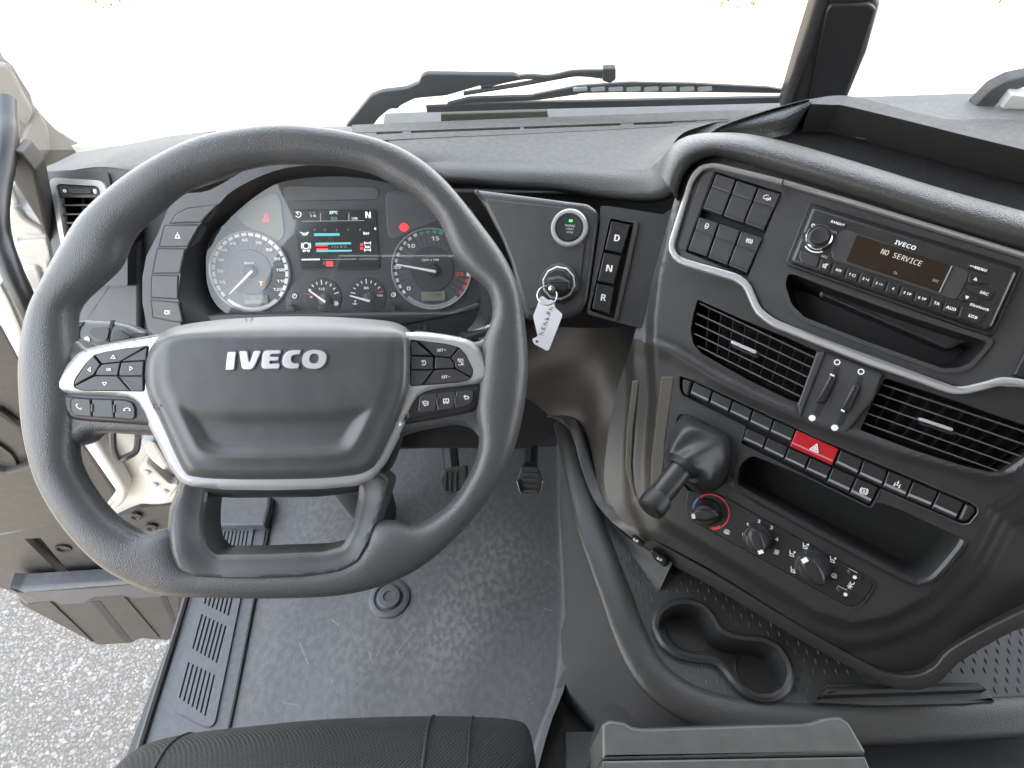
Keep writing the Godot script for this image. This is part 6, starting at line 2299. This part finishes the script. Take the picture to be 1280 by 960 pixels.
	# horn marks
	for q in [[w1("D2", 86, 312), 1.0], [w1("D2", 815, 296), -1.0]]:
		s = Shape.new()
		for stq in [[[-2.2, .6, -1.6, -.4, 1.8, -.3, 2.4, -1.3]], [[-1.2, .2, -1.0, 1.4, .3, 1.6, 1.2, .9, 1.0, 0]]]:
			var a := PackedVector2Array()
			for k in range(0, stq[0].size(), 2): a.append(q[0] + Vector2(stq[0][k] * q[1] * -1.0, stq[0][k + 1]) * 3.2)
			for k in a.size() - 1:
				var seg := PackedVector2Array([a[k], a[k + 1]])
				slab(s, WH, band(seg, .3), ph.call((a[k] + a[k + 1]) / 2) + .0003, .001)
		part("horn_mark", s, M.ink, pd)
	# raised name, chrome on black
	var letters := {
		"I": [[180, 142, 240, 140, 246, 148, 230, 292, 222, 300, 162, 302, 156, 294, 172, 152]],
		"V": [[278, 140, 286, 134, 338, 134, 346, 142, 362, 232, 372, 232, 404, 142, 414, 132, 462, 132, 468, 140, 410, 270, 394, 290, 372, 298, 325, 298, 306, 290, 298, 272]],
		"E": [[500, 134, 520, 128, 636, 126, 644, 134, 640, 152, 632, 158, 560, 160, 552, 166, 550, 184, 620, 184, 626, 192, 622, 212, 614, 218, 548, 220, 545, 240, 552, 248, 626, 244, 634, 252, 630, 282, 620, 290, 500, 292, 480, 282, 474, 262, 486, 160]],
		"C": [[720, 132, 760, 126, 816, 126, 822, 134, 818, 154, 810, 162, 770, 164, 744, 178, 734, 204, 742, 232, 764, 244, 800, 242, 808, 250, 804, 280, 794, 288, 730, 290, 690, 280, 664, 256, 660, 220, 668, 180, 690, 148]],
		"O": [[880, 138, 930, 124, 980, 126, 1024, 140, 1046, 168, 1048, 210, 1030, 252, 995, 280, 950, 290, 900, 288, 862, 272, 840, 244, 836, 206, 850, 164]]}
	for k in letters:
		var q := w("B5", letters[k][0])
		var hole := smooth(w("B5", [920, 162, 948, 156, 976, 166, 984, 196, 974, 230, 950, 244, 918, 240, 900, 216, 904, 184]), 3)
		var hh: float = ph.call((q[0] + q[q.size() / 2]) / 2)
		s = Shape.new()
		var cc := Vector2.ZERO
		for a in q: cc += a / q.size()
		var grow := PackedVector2Array()
		var qs := soft(q, 1.2, 2) if k != "O" else smooth(q, 3)
		var ori := qs.duplicate()
		if Geometry2D.is_polygon_clockwise(ori): ori.reverse()
		grow = inset(ori, -2.0)
		slab(s, WH, grow, hh + .0008, .006)
		var bk := part("letter_backing", s, M.ink, pd)
		s = Shape.new()
		if k == "O": plate(s, WH, qs, [hole], hh + .0022, .003, .003, 2)
		else: slab(s, WH, qs, hh + .0022, .003, .0004)
		part("letter", s, M.chrome_soft, bk, 30)
		if k == "O":
			s = Shape.new()
			slab(s, WH, hole, hh + .0012, .001)
			part("letter_eye", s, M.pad, bk)
	# keys on the wings
	var kl := [[[415, 310, 520, 282, 700, 252, 880, 230, 640, 370, 480, 388], "up"], [[400, 318, 462, 392, 405, 486, 232, 580, 242, 530, 330, 400], "left"], [[478, 396, 640, 378, 618, 490, 418, 490, 440, 440], "OK"], [[652, 380, 850, 366, 842, 494, 636, 494, 632, 470], "right"], [[660, 368, 880, 240, 870, 358], ""], [[238, 588, 415, 500, 615, 500, 728, 630, 320, 626, 250, 606], "down"], [[630, 502, 845, 502, 845, 632, 740, 632], ""]]
	var kr := [[[310, 186, 400, 198, 560, 218, 660, 246, 588, 332, 450, 318], "SET +"], [[676, 250, 728, 314, 786, 440, 776, 508, 640, 430, 628, 380, 596, 338], "RES"], [[458, 328, 586, 340, 618, 385, 626, 428, 452, 434], ""], [[240, 326, 434, 330, 436, 436, 240, 440], "dial"], [[240, 190, 280, 190, 424, 312, 240, 316], ""], [[456, 444, 630, 438, 770, 516, 745, 538, 640, 552, 352, 574], "SET -"], [[240, 448, 436, 448, 335, 578, 240, 584], ""]]
	for side in 2:
		var wn: String = ["B3", "B4"][side]
		for q in [kl, kr][side]:
			s = Shape.new()
			var a := w(wn, q[0])
			slab(s, WH, soft(a, 1.0), .0128 if side == 0 else .0130, .006, .0008)
			var key := part("wheel_key", s, M.key, t)
			var cc := Vector2.ZERO
			for b in a: cc += b / a.size()
			var H := .0134
			if q[1] == "up": icon(WH, w1(wn, 578, 328), 2.6, 0, [[-1.1, .7, 0, -.8, 1.1, .7, -1.1, .7]], H, .8, M.print, key)
			elif q[1] == "down": icon(WH, w1(wn, 502, 568), 2.6, 0, [[-1.1, -.7, 0, .8, 1.1, -.7, -1.1, -.7]], H, .8, M.print, key)
			elif q[1] == "left": icon(WH, w1(wn, 365, 440), 2.4, 0, [[.7, -1.1, -.8, 0, .7, 1.1, .7, -1.1]], H, .8, M.print, key)
			elif q[1] == "right": icon(WH, w1(wn, 738, 430), 2.4, 0, [[-.7, -1.1, .8, 0, -.7, 1.1, -.7, -1.1]], H, .8, M.print, key)
			elif q[1] == "OK": word("key_text", "OK", WH, w1(wn, 540, 440), 2.8, Vector2(1, -.03), H, M.print, key, 1.0, .0002)
			elif q[1] == "SET +": word("key_text", "SET +", WH, w1(wn, 512, 268), 2.8, Vector2(1, -.05), H, M.print, key, 1.0, .0002)
			elif q[1] == "SET -": word("key_text", "SET –", WH, w1(wn, 550, 505), 2.8, Vector2(1, -.08), H, M.print, key, 1.0, .0002)
			elif q[1] == "RES":
				word("key_text", "RES", WH, w1(wn, 680, 356), 2.6, Vector2(1, .05), H, M.print, key, 1.0, .0002)
				icon(WH, w1(wn, 688, 386), 2.4, 0, [ring_strokes(.9, -2.2, 2.6, 8, -.8), [1, -.6, .2, .7, 1.3, .7]], H, .7, M.print, key)
			elif q[1] == "dial": icon(WH, w1(wn, 350, 380), 3.2, 0, [ring_strokes(.9, -2.4, 2.2, 10), [0, 0, -.6, -.6]], H, .8, M.print, key)
		var lowk: Array = [[[205, 715, 230, 694, 374, 706, 386, 858, 235, 842, 205, 805], [390, 706, 570, 712, 584, 866, 398, 860], [582, 712, 690, 716, 745, 735, 770, 785, 772, 860, 750, 882, 596, 868]], [[315, 690, 345, 664, 472, 652, 460, 808, 320, 826, 303, 805], [480, 652, 632, 636, 622, 788, 470, 806], [640, 634, 775, 622, 794, 640, 790, 710, 760, 755, 632, 786]]][side]
		s = Shape.new()
		slab(s, WH, soft(w(wn, [196, 710, 225, 688, 690, 708, 750, 728, 778, 785, 780, 865, 755, 890, 235, 850, 198, 808] if side == 0 else [305, 690, 340, 658, 775, 615, 800, 635, 796, 712, 765, 762, 630, 794, 320, 834, 297, 808]), 4), .0103, .001)
		part("key_gap_shade", s, M.deep, t)  # black slab stands for the shade between the lower keys
		for k in 3:
			s = Shape.new()
			var a := w(wn, lowk[k])
			slab(s, WH, soft(a, 1.6), .0118, .004, .0008)
			var key := part("wheel_key", s, M.key, t)
			var cc := Vector2.ZERO
			for b in a: cc += b / a.size()
			var sym := []
			if side == 0 and k == 0: sym = [[-.9, -1, -.9, -.2, 0, .8, .9, 1], [-.9, -1, -.4, -1], [.9, 1, 1, .5]]
			if side == 0 and k == 2: sym = [[-1.3, .5, -1.1, -.2, -.4, -.5, .4, -.5, 1.1, -.2, 1.3, .5], [-1.3, .5, -.7, .4], [1.3, .5, .7, .4]]
			if side == 1 and k == 0: sym = [[-1.2, -.6, -.2, -.9, 1, -.6, .9, .6, -.4, .9, -1.2, -.6], [-.6, 0, .6, -.1]]
			if side == 1 and k == 1: sym = [[-1, -.8, 1, -.9, 1.1, .4, -1, .4, -1, -.8], [-.6, .4, -.8, 1.1], [.5, .4, .8, 1.1], [0, -.8, 0, .9]]
			if side == 1 and k == 2: sym = [[-1, -.5, .6, -.6, 1, -.1, .7, .4, -.6, .5], [-1, -.5, -.5, -1], [-1, -.5, -.5, 0]]
			if sym: icon(WH, cc, 3.2, 0, sym, .0122, .9, M.print, key)
			if k < 2:
				s = Shape.new()
				var m0 := (a[1 if k == 1 else 2] + a[2 if k == 1 else 3]) / 2 if side == 0 else (a[1 if k == 1 else 2] + a[2 if k == 1 else 3]) / 2
				slab(s, WH, soft(PackedVector2Array([m0 + Vector2(-.3, -5), m0 + Vector2(2.4, -5), m0 + Vector2(2.6, 5), m0 + Vector2(-.1, 5)]), 1), .0128, .003, .0006)
				part("key_rib", s, M.grey, t)
